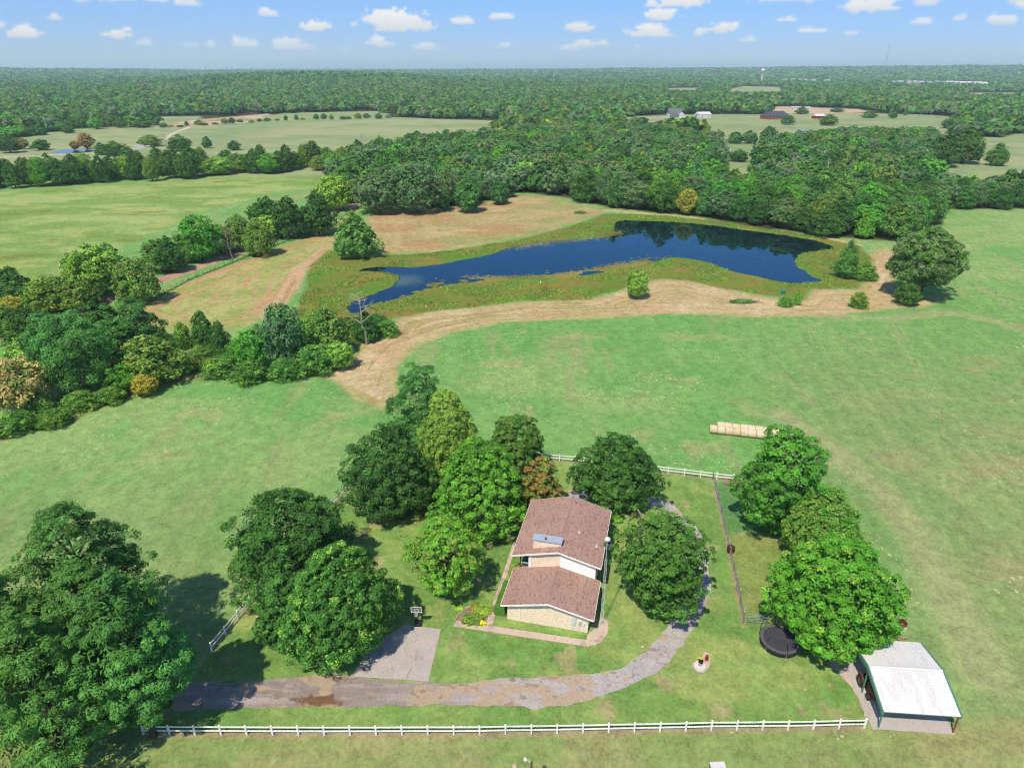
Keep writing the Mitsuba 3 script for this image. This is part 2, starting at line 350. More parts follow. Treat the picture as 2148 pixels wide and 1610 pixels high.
    st = mix(st, C(200, 166, 122), smoothstep(.52, .66, sw) * smoothstep(.44, .64, fbm(x / 14, y / 14, 95.0, 3) + smoothstep(12, 4, dr.abs(sds) + .35 * (x + 70)) * .3))
    st = mix(st, C(196, 146, 112), smoothstep(-46, -58, x + .16 * (230 - y)) * smoothstep(-11, -4, sds) * .0 + smoothstep(.66, .78, fbm(x / 18, y / 18, 97.0, 3)) * .45)
    sdp = sd_poly(x, y, MARSH)
    st = mix(st, mix(C(212, 182, 142), C(196, 158, 120), smoothstep(.45, .6, fbm(sdp * 1.0 + mid, x / 30, y / 30, 2))), smoothstep(13, 4, sdp + 5 * (mid - .5)) * smoothstep(.30, .46, fbm(sdp * .5, x / 25, y / 25, 2)) * .85)
    c = mix(c, st, smoothstep(1.4, -1.4, sds + wig))
    sdm = sd_poly(x, y, MOUND)
    sw = fbm(sdm * .5 + 1.5 * (mid - .5), x / 40, y / 40, 2)
    mo = mix(C(176, 168, 112), C(192, 176, 128), smoothstep(.3, .7, mid))
    mo = mix(mo, C(206, 184, 138), smoothstep(.5, .66, sw) * .6)
    mo = mix(mo, C(150, 164, 96), smoothstep(.52, .7, fbm(x / 24, y / 18, 101.0, 3)) * .55)
    mo = mix(mo, C(196, 136, 100), smoothstep(.56, .70, fbm(x / 16, y / 9, 104.0, 4) + smoothstep(-18, -48, x) * .10) * .42)
    c = mix(c, mo, smoothstep(1.6, -1.6, sdm + wig))
    ma = mix(C(132, 140, 66), C(114, 138, 62), smoothstep(.35, .65, fbm(x / 12, y / 9, 110.0, 3)))
    ma = mix(ma, C(150, 136, 72), smoothstep(.52, .7, fbm(x / 9, y / 6, 112.0, 4)) * .75)
    ma = mix(ma, C(98, 150, 56), smoothstep(.55, .7, fbm(x / 10, y / 10, 118.0, 3)) * .7)
    ma = mix(ma, C(150, 116, 74), smoothstep(.66, .78, fbm(x / 5, y / 4, 114.0, 3)) * .4)
    c = mix(c, ma, smoothstep(1.2, -1.2, sdp + wig * .8))
    # woodland floor, far country
    floor = mix(C(58, 74, 40), C(92, 84, 56), mid)
    c = mix(c, floor, inside(WOOD, 3.0))
    field = mi.Float(0)
    for k, q in enumerate(FARFIELDS):
        field = dr.maximum(field, smoothstep(6, -6, sd_poly(x, y, q) + wig * 2))
    c = mix(c, floor, (1 - field) * smoothstep(600, 660, r))
    c = mix(c, mix(mix(C(204, 190, 164), C(208, 172, 142), smoothstep(.45, .62, fbm(x / 26, y / 40, 120.0, 3))), C(150, 160, 112), smoothstep(.5, .6, fbm(x / 18, y / 30, 124.0, 3)) * .8), smoothstep(6, -6, sd_poly(x, y, FARFIELDS[3]) + wig))
    c = mix(c, C(208, 186, 156), smoothstep(6, -6, sd_poly(x, y, FARFIELDS[5]) + wig))
    far = mix(C(44, 82, 52), C(64, 98, 60), fbm(x / 160, y / 400, 130.0, 3))
    far = mix(far, C(128, 158, 108), smoothstep(-14, -24, x / y * 57.3) * smoothstep(.34, .5, fbm(x / 900, y / 1500, 133.0, 3)))
    c = mix(c, far, smoothstep(5200, 6200, r))
    return c * (detail * 1.0 + smoothstep(250, 700, r) * (1 - detail))


mat('mat_ground', ground_color)
rings = np.concatenate([np.linspace(0, 1150, 6), np.geomspace(1200, 40000, 64)])
angs = np.radians(np.concatenate([np.arange(-50, 50, .8), np.arange(50, 310, 6)]))
rr, aa = np.meshgrid(rings[1:], angs, indexing='ij')
gx, gy = rr * np.sin(aa), rr * np.cos(aa)
gv = np.vstack([[[0, 0, 0]], np.stack([gx, gy, ground_height(gx, gy)], -1).reshape(-1, 3)])
na = len(angs)
gf = [[0, 1 + (j + 1) % na, 1 + j] for j in range(na)]
ii, jj = np.meshgrid(np.arange(len(rings) - 2), np.arange(na), indexing='ij')
a0, a1 = 1 + ii * na + jj, 1 + ii * na + (jj + 1) % na
gf = np.vstack([gf, np.stack([a0, a1, a1 + na], -1).reshape(-1, 3), np.stack([a0, a1 + na, a0 + na], -1).reshape(-1, 3)])
solo('ground', (gv, gf), 'mat_ground', kind='structure')


DRIVE_MID = GP([(-200, 1490), (380, 1458), (640, 1450), (900, 1452), (1100, 1452), (1220, 1438), (1310, 1415), (1385, 1365), (1430, 1310), (1460, 1250), (1462, 1170), (1430, 1090)])


def drive_color(p, n, uv):
    x, y = p.x, p.y
    a, b = fbm(x / 1.6, y / 1.1, 2.0, 4), fbm(x * 2.5, y * 2.5, 4.0, 3)
    asph = mix(C(152, 142, 138), C(178, 167, 158), fbm(x / 3.5, y / .9, 8.0, 3))
    gravel = mix(C(186, 181, 178), C(204, 199, 196), b)
    t = smoothstep(-9, 1, x + 9 * (a - .5))
    c = mix(asph, gravel, t)
    c = mix(c, C(190, 178, 172), smoothstep(.52, .68, fbm(x / 9, y / .45, 61.0, 3)) * .55)
    cl = sd_line(x, y, DRIVE_MID)
    rut = smoothstep(.34, .1, dr.abs(cl - .85) + .25 * (b - .5))
    c = mix(c, C(202, 192, 184), rut * .42 * smoothstep(.35, .6, a))
    crack = smoothstep(.012, .002, dr.abs(fbm(x / 2.2, y / 2.2, 71.0, 3) - .5))
    c = mix(c, C(110, 100, 94), crack * .5)
    sand = mix(C(188, 166, 136), C(204, 184, 160), b)
    c = mix(c, sand, smoothstep(.50, .60, fbm(x / 2.4, y / 1.3, 16.0, 4) + .10 * smoothstep(14, 4, dr.abs(x - 2)) - .13 * smoothstep(6, 12, x)) * .85)
    c = mix(c, C(140, 120, 100), smoothstep(.66, .74, fbm(x / 1.2, y / .8, 23.0, 4)) * .5)
    oil = dr.sqrt(dr.square((x + 19.3) / 2.9) + dr.square((y - 49.3) / .95))
    c = mix(c, C(132, 104, 80), smoothstep(1.1, .5, oil + 1.1 * (fbm(x * 1.8, y * 1.8, 3.0, 3) - .5)))
    return c * (.86 + .28 * noise(x * 9, y * 9))


def pad_color(p, n, uv):
    x, y = p.x, p.y
    c = mix(C(192, 184, 178), C(206, 198, 192), fbm(x / 1.5, y / 1.5, 2.0, 4))
    c = mix(c, C(160, 146, 142), smoothstep(.58, .7, fbm(x / 2.6, y / 2.6, 8.0, 4)) * .7)
    crack = smoothstep(.010, .002, dr.abs(fbm(x / 3.2, y / 3.2, 31.0, 3) - .5))
    c = mix(c, C(120, 112, 106), crack * .6)
    return c * (.9 + .2 * noise(x * 8, y * 8))


def path_color(p, n, uv):
    x, y = p.x, p.y
    c = mix(C(214, 194, 178), C(226, 208, 192), fbm(x / 1.2, y / 1.2, 2.0, 3))
    return mix(c, C(186, 160, 142), smoothstep(.56, .7, fbm(x / .8, y / .8, 7.0, 3)) * .6) * (.93 + .14 * noise(x * 12, y * 12))


def dirt_color(p, n, uv):
    x, y = p.x, p.y
    c = mix(C(190, 150, 128), C(206, 172, 148), fbm(x / 3, y / 3, 2.0, 3))
    return mix(c, C(160, 128, 100), smoothstep(.55, .7, fbm(x / 1.6, y / 1.6, 9.0, 3)) * .6)


def mulch_color(p, n, uv):
    x, y = p.x, p.y
    return mix(C(150, 116, 106), C(186, 160, 142), fbm(x * 3, y * 3, 2.0, 3)) * (.8 + .4 * noise(x * 14, y * 14))


mat('mat_drive', drive_color); mat('mat_pad', pad_color); mat('mat_path', path_color); mat('mat_dirt', dirt_color); mat('mat_mulch', mulch_color)
solo('driveway', sheet(DRIVE, .006, .45, .35, 3, 1.6), 'mat_drive', kind='structure')
solo('parking_pad', sheet(PAD, .012, .05, .4, 4), 'mat_pad', kind='structure')
nrm = np.gradient(ROAD, axis=0)
nrm = np.stack([-nrm[:, 1], nrm[:, 0]], 1) / np.linalg.norm(nrm, axis=1)[:, None]
solo('dirt_road', sheet(np.vstack([ROAD + 2.6 * nrm, (ROAD - 2.6 * nrm)[::-1]]), .006, .7, .8, 6, 2.5), 'mat_dirt', kind='structure')
trk = fit_curve(GP([(400, 266), (375, 275), (355, 284), (345, 293), (325, 302), (290, 312), (250, 315), (200, 321), (100, 325), (0, 331)]), 40)
nrm = np.gradient(trk, axis=0)
nrm = np.stack([-nrm[:, 1], nrm[:, 0]], 1) / np.linalg.norm(nrm, axis=1)[:, None]
mat('mat_gravel', C(214, 204, 186))
solo('gravel_track', sheet(np.vstack([trk + 2.4 * nrm, (trk - 2.4 * nrm)[::-1]]), .02, .8, 3, 6, 5), 'mat_gravel', kind='structure')


def sg_smooth(p):
    return chaikin(p)


scene['mat_water'] = {'type': 'plastic', 'int_ior': 1.55, 'specular_reflectance': rgb((.42, .82, 1.0)), 'diffuse_reflectance': rgb((.003, .009, .018)), 'nonlinear': False}
solo('pond', sheet(sg_smooth(POND), .02, .9, .7, 8, 3), 'mat_water', kind='structure')
scene['mat_far_water'] = {'type': 'plastic', 'int_ior': 1.333, 'diffuse_reflectance': rgb((.03, .05, .07)), 'nonlinear': False}
mat('mat_creek', C(120, 84, 40), .25)
solo('creek_water', sheet(chaikin(GP([(383, 764), (398, 752), (424, 753), (425, 768), (402, 776)])), .02, .3), 'mat_creek', kind='structure')
solo('creek_pool', sheet(chaikin(GP([(622, 700), (632, 684), (652, 690), (692, 700), (684, 716), (650, 716)])), .02, .3), 'mat_water', kind='structure')
for q in ([(95, 322), (140, 312), (200, 313), (205, 318), (150, 322)], [(275, 306), (300, 300), (330, 300), (325, 307), (290, 311)], [(1655, 276), (1700, 271), (1705, 284), (1690, 290), (1672, 283)]):
    solo('far_pond', sheet(chaikin(GP(q)), .03, 1.0, 4, 2, 6), 'mat_far_water', kind='structure')

# ------------------------------------------------------------------ foliage
PALETTE = [(58, 92, 46), (74, 118, 52), (86, 146, 50), (126, 164, 66), (80, 128, 64), (120, 152, 66), (132, 102, 66), (166, 146, 92), (160, 156, 66), (96, 120, 82), (106, 132, 60), (182, 180, 52)]
LEAF_K = 1.42


def leaf_color(p, n, uv):
    i = dr.floor(uv.x * 12)
    c = mi.Color3f(*C(*PALETTE[0], k=LEAF_K))
    for k in range(1, 12):
        c = dr.select(i == k, mi.Color3f(*C(*PALETTE[k], k=LEAF_K)), c)
    big = noise(p.x / 9 + 50, p.y / 9 + 50, p.z / 9)
    warm = noise(p.x / 23, p.y / 23, 5.0)
    v = uv.y * 2 * (.72 + .55 * big)
    return mi.Color3f(c.x * v * (.80 + .42 * warm), c.y * v, c.z * v * (1.12 - .3 * warm))


scene['mat_leaf'] = {'type': 'principledthin', 'base_color': mikit.proc(leaf_color), 'roughness': .7, 'diff_trans': .45, 'spec_trans': 0.0, 'eta': 1.3}


def bark_color(p, n, uv):
    return mix(C(96, 82, 70, .5), C(140, 124, 108, .5), fbm(p.x * 6, p.y * 6, p.z * 2, 3))


mat('mat_bark', bark_color)
mat('mat_deadwood', C(196, 188, 178))
mat('mat_greywood', C(150, 140, 132))
PROF = {
    'round': lambda t: np.sqrt(np.clip(1 - (2 * t - 1) ** 2, 0, 1)) ** .85,
    'dome': lambda t: np.clip(1 - t ** 2.3, 0, 1) ** .55 * np.minimum(1, .62 + 2.2 * t),
    'cone': lambda t: np.clip(1 - t, 0, 1) ** .62 * np.minimum(1, .7 + 2.5 * t) * .98 + .02,
    'spread': lambda t: np.clip(1 - t ** 3, 0, 1) ** .6 * np.minimum(1, .45 + 1.7 * t),
    'pine': lambda t: np.clip(1 - t, 0, 1) ** .5 * np.minimum(1, .55 + 1.2 * t),
    'bush': lambda t: np.clip(1 - t ** 2, 0, 1) ** .5,
}


def crown(seed, prof, R, z0, z1, ncl, nlf, rc, ls, pal, pal2=None, mix2=.15, lobes=.22, flat=.8, tone=.22, asp=.7, jit=.42, shell=.5, fill=.25, lt=.14):
    """Leaves on the outside of many small clumps that lie on and under the crown's surface, over an inner layer of larger, deeper leaves."""
    rng = np.random.default_rng(seed)
    P = PROF[prof]
    hgt = z1 - z0

    def env(t, phi):
        w = 1 + 2 * lobes * (meshkit.fbm(np.stack([np.cos(phi) * 1.6, np.sin(phi) * 1.6, t * 2.6], -1) + seed * 3.7, 2, seed) - .5)
        return R * P(t) * w

    def heights(n):
        t = rng.random(n * 10)
        return t[rng.random(len(t)) < np.clip(P(t), .10, 1)][:n]

    t = heights(ncl)
    n = len(t)
    phi = rng.random(n) * 2 * np.pi
    rad = np.maximum(env(t, phi) - rc * .75, 0) * (1 - shell * rng.random(n) ** 2.2)
    zz = z0 + rc * .6 + t * (hgt - rc * 1.3)
    c = np.stack([rad * np.cos(phi), rad * np.sin(phi), zz], -1)

    def outward(q):
        o = q - [0, 0, z0 + .40 * hgt]
        o = o * [1, 1, 2 * R / hgt]
        return o / (np.linalg.norm(o, axis=-1, keepdims=True) + 1e-9)

    out = outward(c)
    rcs = rc * rng.uniform(.65, 1.3, n)
    ctone = np.clip(1 + tone * rng.standard_normal(n) * .7, .45, 1.7)
    cp = np.where(rng.random(n) < mix2, pal if pal2 is None else pal2, pal)
    d = rng.standard_normal((n, nlf, 3))
    d /= np.linalg.norm(d, axis=-1, keepdims=True)
    d += .75 * out[:, None] + [0, 0, .3]
    d /= np.linalg.norm(d, axis=-1, keepdims=True)
    pos = (c[:, None] + d * (rcs[:, None] * rng.uniform(.5, 1.08, (n, nlf)))[..., None] * [1, 1, flat]).reshape(-1, 3)
    nr = (d + jit * rng.standard_normal((n, nlf, 3)) + [0, 0, .22]).reshape(-1, 3)
    s = ls * rng.uniform(.65, 1.35, len(pos))
    tv = .5 * np.repeat(ctone, nlf) * (1 + lt * rng.standard_normal(len(pos)))
    pl = np.where(rng.random(len(pos)) < .35, np.where(rng.random(len(pos)) < mix2, pal if pal2 is None else pal2, pal), np.repeat(cp, nlf))
    nf = int(fill * len(pos))
    if nf:
        t = heights(nf)
        phi = rng.random(len(t)) * 2 * np.pi
        rad = np.maximum(env(t, phi) - rc * .9, .05) * rng.uniform(.72, .95, len(t))
        q = np.stack([rad * np.cos(phi), rad * np.sin(phi), z0 + rc * .4 + t * (hgt - rc * 1.5)], -1)
        pos = np.vstack([pos, q])
        nr = np.vstack([nr, outward(q) + [0, 0, .2] + .35 * rng.standard_normal(q.shape)])
        s = np.concatenate([s, ls * rng.uniform(1.3, 2.0, len(t))])
        tv = np.concatenate([tv, .42 * (1 + .15 * rng.standard_normal(len(t)))])
        pl = np.concatenate([pl, np.where(rng.random(len(t)) < mix2, pal if pal2 is None else pal2, pal)])
    pos[:, 2] = np.maximum(pos[:, 2], .05)
    nr /= np.linalg.norm(nr, axis=1, keepdims=True)
    a = np.cross(nr, rng.standard_normal(nr.shape))
    a /= np.linalg.norm(a, axis=1, keepdims=True) + 1e-9
    b = np.cross(nr, a)
    s = s[:, None]
    v = np.stack([pos - a * s * .6, pos + b * s * .5 * asp, pos + a * s * .6, pos - b * s * .5 * asp], 1).reshape(-1, 3)
    i = np.arange(len(pos))[:, None] * 4
    f = np.vstack([i + [0, 1, 2], i + [0, 2, 3]])
    uv = np.repeat(np.stack([(pl + .5) / 12, np.clip(tv, .12, .95)], -1), 4, axis=0)
    return (v, f), uv, c


def trunk(seed, h, r, cl, nl=6, lean=0.0, base=(0, 0), z_fork=.25, sides=7):
    rng = np.random.default_rng(seed + 999)
    m = MB()
    z = np.linspace(-.1, h, 7)
    wob = np.cumsum(rng.normal(0, .03 * h / 7, (7, 2)), 0) + np.linspace(0, 1, 7)[:, None] * lean
    p = np.column_stack([wob, z])
    m.tube(p, r * (1 - .8 * np.linspace(0, 1, 7) ** .8), sides)
    if len(cl) and nl:
        for k in rng.choice(len(cl), min(nl, len(cl)), replace=False):
            e = cl[k]
            zs = max(h * z_fork, min(e[2] - .35 * np.hypot(e[0], e[1]) - .3, h * .85))
            s = np.array([np.interp(zs, z, p[:, 0]), np.interp(zs, z, p[:, 1]), zs])
            q = np.linspace(0, 1, 5)[:, None]
            path = s + (e - s) * q + np.array([0, 0, 1]) * (q * (1 - q)) * .25 * np.linalg.norm(e - s) * rng.uniform(-.3, 1)
            m.tube(path, r * .42 * (1 - .75 * q[:, 0]), 5, False)
    return m


def plant_tree(name, label, cat, x, y, R, top, zb, prof, pal, seed, ls=.32, rcf=.23, leaves=13000, ncl=None, pal2=None, mix2=.15, lobes=.22, flat=.8, asp=.7, tone=.22, r0=None, nl=8, fork=.2, shell=.5, group=None, fill=.25, jit=.42):
    k = thing(name, label, cat, group)
    rc = rcf * R
    ncl = ncl or int(5.2 / rcf ** 2 * (.6 + .4 * (top - zb) / (2 * R)))
    (v, f), uv, cl = crown(seed, prof, R, zb, top, ncl, max(8, leaves // ncl), rc, ls, pal, pal2, mix2, lobes, flat, tone, asp, shell=shell, fill=fill, jit=jit)
    o = [x, y, 0]
    part(k, 'crown', (v + o, f), 'mat_leaf', uv=uv)
    tm = trunk(seed, zb + .72 * (top - zb), r0 or .035 * R + .012 * top, cl, nl, z_fork=fork)
    tv, tf = tm.get()
    part(k, 'trunk', (tv + o, tf), 'mat_bark', smooth=40)
    return k


# trees of the yard
PINE = dict(ls=.27, asp=.42, rcf=.135, leaves=46000, lobes=.6, r0=.36, nl=16, pal2=1, mix2=.25, fill=.05, jit=.32, shell=.6, tone=.16, flat=.72)
plant_tree('pine_tree', 'tall pine with its bare trunk showing beside the left end of the white front fence', 'tree', -34.2, 45.2, 4.9, 19.8, 3.4, 'dome', 4, 11, **PINE)
plant_tree('pine_tree', 'tall dark pine furthest back in the pine clump at the left edge', 'tree', -43.5, 54.2, 6.2, 20.4, 4.0, 'dome', 4, 12, **{**PINE, 'pal2': 0, 'mix2': .4})
plant_tree('pine_tree', 'large pine at the bottom left corner in front of the other pines', 'tree', -40.6, 42.3, 5.8, 18.6, 2.0, 'dome', 4, 13, **PINE)
plant_tree('pine_tree', 'pine in the middle of the clump of pines at lower left', 'tree', -39.6, 49.6, 5.0, 17.4, 3.0, 'dome', 4, 14, **PINE)
plant_tree('pine_tree', 'pine cut by the left edge at the lower left', 'tree', -47.5, 47.0, 5.6, 18.6, 2.0, 'dome', 4, 15, **PINE)
OAK = dict(ls=.24, fill=.12, lobes=.56, shell=.6, jit=.30, tone=.18)
plant_tree('broadleaf_tree', 'large dark green oak leaning over the white side fence left of the parking pad', 'tree', -26.6, 66.3, 7.8, 13.8, 1.0, 'dome', 1, 21, leaves=40000, rcf=.115, pal2=0, mix2=.45, **OAK)
plant_tree('broadleaf_tree', 'large light green tree whose shade falls on the concrete parking pad', 'tree', -18.6, 56.6, 6.6, 13.4, .9, 'dome', 1, 22, leaves=44000, rcf=.095, pal2=3, mix2=.18, **{**OAK, 'ls': .22, 'lobes': .28, 'tone': .12})
plant_tree('broadleaf_tree', 'low bushy tree at the left foot of the light green tree by the parking pad', 'tree', -25.0, 57.2, 3.4, 9.0, .2, 'dome', 1, 23, leaves=14000, rcf=.16, pal2=0, mix2=.3, **OAK)
plant_tree('broadleaf_tree', 'dark green oak with a wide crown over the far end of the side fence', 'tree', -17.6, 81.9, 6.6, 14.2, .4, 'dome', 0, 24, leaves=34000, rcf=.115, pal2=1, mix2=.35, **OAK)
plant_tree('pine_tree', 'tall bluish green pine rising highest behind the yard trees', 'tree', -13.4, 89.5, 4.0, 20.6, .8, 'round', 4, 25, **{**PINE, 'rcf': .24, 'leaves': 22000, 'nl': 12, 'r0': .28, 'lobes': .6, 'pal2': 0, 'fill': .15, 'leaves': 28000})
plant_tree('conifer_tree', 'yellowish green conical cypress between the tall pine and the maple', 'tree', -9.5, 87.0, 5.2, 17.2, .3, 'dome', 5, 26, ls=.27, asp=.5, rcf=.10, leaves=32000, pal2=3, mix2=.2, lobes=.14, flat=1.3, shell=.35, tone=.14, fill=.25)
plant_tree('broadleaf_tree', 'rounded dark olive tree standing behind the reddish tree by the back fence', 'tree', .6, 88.4, 4.1, 12.0, .4, 'round', 1, 27, leaves=20000, rcf=.13, pal2=10, mix2=.3, **OAK)
plant_tree('broadleaf_tree', 'large bright green maple at the left rear corner of the house', 'tree', -4.4, 78.2, 6.6, 13.9, .8, 'dome', 2, 28, leaves=38000, rcf=.10, pal2=1, mix2=.4, **{**OAK, 'lobes': .26})
plant_tree('broadleaf_tree', 'small tree with reddish brown leaves behind the house roof', 'tree', 3.9, 80.4, 3.1, 10.2, .4, 'dome', 6, 29, leaves=16000, rcf=.18, pal2=10, mix2=.6, **{**OAK, 'ls': .22})
plant_tree('broadleaf_tree', 'small light green tree with a short trunk on the lawn left of the house', 'tree', -7.8, 64.6, 4.3, 10.8, 1.0, 'round', 2, 30, leaves=15000, rcf=.115, pal2=10, mix2=.35, **{**OAK, 'fill': .1, 'shell': .7, 'ls': .22})
plant_tree('broadleaf_tree', 'round dark green tree in front of the back fence behind the house', 'tree', 15.2, 83.7, 6.4, 11.4, .5, 'dome', 1, 31, leaves=32000, rcf=.105, pal2=0, mix2=.4, **OAK)
plant_tree('broadleaf_tree', 'rounded olive green tree on the lawn right of the house inside the drive loop', 'tree', 17.2, 61.2, 4.8, 13.9, .6, 'round', 1, 32, leaves=34000, rcf=.105, pal2=0, mix2=.3, **{**OAK, 'ls': .22})
plant_tree('broadleaf_tree', 'tall bright green tree in front of the hay bales', 'tree', 36.0, 77.0, 5.9, 16.2, .5, 'round', 2, 33, leaves=34000, rcf=.115, pal2=1, mix2=.4, **OAK)
plant_tree('conifer_tree', 'yellowish green cypress between the two bright green trees on the right', 'tree', 39.2, 70.2, 4.6, 11.8, .6, 'dome', 5, 34, ls=.27, asp=.5, rcf=.115, leaves=20000, pal2=2, mix2=.3, flat=1.3, lobes=.5, fill=.2, tone=.14)
plant_tree('broadleaf_tree', 'very large bright green tree overhanging the trampoline and the metal carport', 'tree', 34.9, 57.2, 7.0, 14.0, 1.6, 'dome', 2, 35, leaves=46000, rcf=.095, pal2=3, mix2=.14, **{**OAK, 'lobes': .4})

# kinds of trees further off: built once at two sizes of leaf, then placed
KINDS = {'dark_oak': ('dome', 0, 1, 'oak_tree', .22), 'oak': ('dome', 1, 0, 'oak_tree', .22), 'grey_oak': ('round', 9, 1, 'oak_tree', .2), 'bright': ('round', 2, 1, 'broadleaf_tree', .24), 'light': ('round', 3, 1, 'broadleaf_tree', .24),
         'olive': ('dome', 10, 1, 'broadleaf_tree', .24), 'pine': ('pine', 4, 0, 'pine_tree', .24), 'cedar': ('cone', 4, 1, 'conifer_tree', .2), 'cypress': ('cone', 2, 3, 'conifer_tree', .17), 'yellow': ('round', 8, 10, 'broadleaf_tree', .25),
         'tan': ('round', 7, 10, 'broadleaf_tree', .24), 'rusty': ('round', 6, 10, 'broadleaf_tree', .25), 'spread': ('spread', 1, 0, 'broadleaf_tree', .18), 'bush': ('bush', 1, 3, 'bush', .3)}
for j, (kind, (prof, pal, pal2, nm, rcf)) in enumerate(KINDS.items()):
    for lod, (ncl, nlf, ls) in {'mid': (190, 24, .40), 'far': (85, 12, .85)}.items():
        for var in range(2):
            R, top, zb = 5.0, 10.0, (.1 if prof == 'bush' else 1.6 if prof == 'spread' else .6)
            (v, f), uv, cl = crown(100 + j * 7 + var + (50 if lod == 'far' else 0), prof, R, zb, top, ncl, nlf, (rcf * .8) * R, ls, pal, pal2, .3, .5 if kind == 'pine' else .38, .85, .20 if lod == 'mid' else .10, .75, shell=.55, fill=.12 if kind == 'pine' else .2, lt=.14 if lod == 'mid' else .05, jit=.42 if lod == 'mid' else .22)
            tm = trunk(j * 3 + var, 7.0, .32, cl, 6 if lod == 'mid' else 3, z_fork=.2, sides=6)
            scene[f'proto_{kind}_{lod}_{var}'] = {'type': 'shapegroup', 'crown': mikit.ply((v, f), 'mat_leaf', uv=uv), 'trunk': mikit.ply(tm.get(), 'mat_bark', smooth=True)}


def place(kind, x, y, R, top, seed, lod='mid', label=None, group=None, name=None, cat=None, kindtag=None, z=0.0):
    nm = name or KINDS[kind][3]
    k = fresh(nm)
    scene[k] = {'type': 'instance', 'to_world': T().translate([float(x), float(y), float(z)]).rotate([0, 0, 1], float((seed * 77.7) % 360)).scale([R / 5.0, R / 5.0, top / 10.0]),
                'group': {'type': 'ref', 'id': f'proto_{kind}_{lod}_{seed % 2}'}}
    tag(k, label, cat or ('bush' if nm == 'bush' else 'tree'), group, kindtag)
    return k


def nth(i):
    w = ['first', 'second', 'third', 'fourth', 'fifth', 'sixth', 'seventh', 'eighth', 'ninth', 'tenth']
    return w[i] if i < 10 else f"{i + 1}{'th' if 10 <= i % 100 <= 12 else {0: 'st', 1: 'nd', 2: 'rd'}.get(i % 10, 'th')}"


MID = [('cedar', -52.9, 228.4, 9.0, 15.4, 'broad dark conifer standing alone at the left tip of the pond'), ('light', 34.5, 182.6, 3.6, 7.7, 'small bright green rounded tree on the mown bank in front of the pond'),
       ('cedar', 101.6, 203.0, 4.2, 12.0, 'dark narrow tree at the right end of the pond'), ('bush', 106.5, 200.5, 3.4, 5.4, 'low green bush at the foot of the dark narrow tree by the pond'),
       ('pine', 120.5, 199, 4.5, 19, 'pine top showing behind the right side of the spreading oak'),
       ('grey_oak', -58.3, 304.8, 11.5, 20.0, 'big grey green oak at the left end of the wood above the mown mound'), ('grey_oak', -41.7, 304.8, 11, 22.0, 'tallest grey green oak above the mown mound'),
       ('pine', -19.7, 307.5, 8.4, 14.9, 'broad pine standing out from the wood above the mown mound'), ('pine', -6.1, 326.6, 5.9, 12.2, 'small pine at the tip of the wood with its own round shadow'), ('pine', -30.1, 311.3, 3.8, 11.0, 'slim young pine beside the broad pine on the mound'),
       ('olive', -101.5, 178.2, 6.4, 13.0, 'thin tree with a visible trunk standing on the road side of the mown strip'), ('light', -115.4, 184.3, 7.6, 14.6, 'yellow green tree left of the thin tree by the dirt road'), ('oak', -106.7, 209, 4.8, 11.5, 'green tree beyond the dirt road behind the thin tree'),
       ('bright', -102.5, 222.5, 7.2, 15.3, 'bright green tree on the far side of the dirt road left of the bare tree'), ('olive', -85.8, 230.2, 6.0, 13.0, 'olive tree just right of the grey bare tree by the road'), ('olive', -95.5, 238, 6.2, 12.5, 'olive tree behind the grey bare tree by the road'), ('dark_oak', -92.1, 261, 6.8, 14.6, 'dark oak at the left of the trees shading the road bend'),
       ('dark_oak', -83.0, 256, 7.0, 15.5, 'dark oak in the middle of the trees shading the road bend'), ('dark_oak', -74.0, 262, 7.6, 16.5, 'dark oak at the right of the trees shading the road bend'), ('light', -79.0, 311, 8.2, 15.9, 'yellow green tree where the dirt road enters the wood'), ('yellow', -86, 318, 5, 11, 'golden bush-like tree beside the road entrance to the wood'),
       ('oak', -69.7, 144.2, 3.0, 9.4, 'dark slender tree at the left end of the creek thicket'), ('grey_oak', -47.8, 133.5, 4.6, 14.4, 'pale grey green tree tallest in the creek thicket'), ('olive', -40.5, 140.5, 5.0, 11.6, 'feathery olive tree beside the pond outlet'), ('bright', -54.2, 131.6, 4.4, 9.6, 'vine covered green tree low in the creek thicket'),
       ('oak', -64.7, 141.4, 2.4, 8.0, 'small dark tree second from the left in the creek thicket'), ('bush', -41.5, 131.5, 4.6, 6.2, 'dense green bush at the front of the creek thicket'), ('oak', -34.0, 149.2, 3.2, 7.6, 'ivy clad stub beneath the white dead branches'), ('bush', -30.0, 153.6, 3.4, 3.5, 'bright low bush right of the white dead tree'),
       ('bush', -46.5, 128.5, 3.6, 4.6, 'green bush on the field edge of the creek thicket'), ('bush', -53.5, 127.5, 4.2, 4.4, 'wide low bush at the creek thicket front left of centre'), ('bush', -60.5, 130, 4.0, 4.4, 'bush beside the brown creek water'), ('light', -44.5, 146, 3.6, 8, 'light green willow-like tree behind the creek thicket'), ('light', -36.5, 133.5, 3.4, 6.0, 'yellow green bush at the right front of the creek thicket'),
       ('bush', -59, 136, 3.6, 5.2, 'leafy bush in the middle of the creek thicket'), ('olive', -66, 133, 3.4, 5, 'olive bush left of the brown creek water'),
       ('bush', 73.5, 175.5, 2.3, 2.8, 'green bush with a bare sprout under the green feeder'), ('cypress', 77.0, 176.5, 1.2, 4.6, 'small upright sapling beside the green feeder'), ('bush', 92.5, 174.3, 2.6, 4.4, 'grey green bush on the mown bank near the spreading oak')]
for i, (kd, x, y, R, top, lb) in enumerate(MID):
    place(kd, x, y, R, top, i + 3, 'mid', lb)

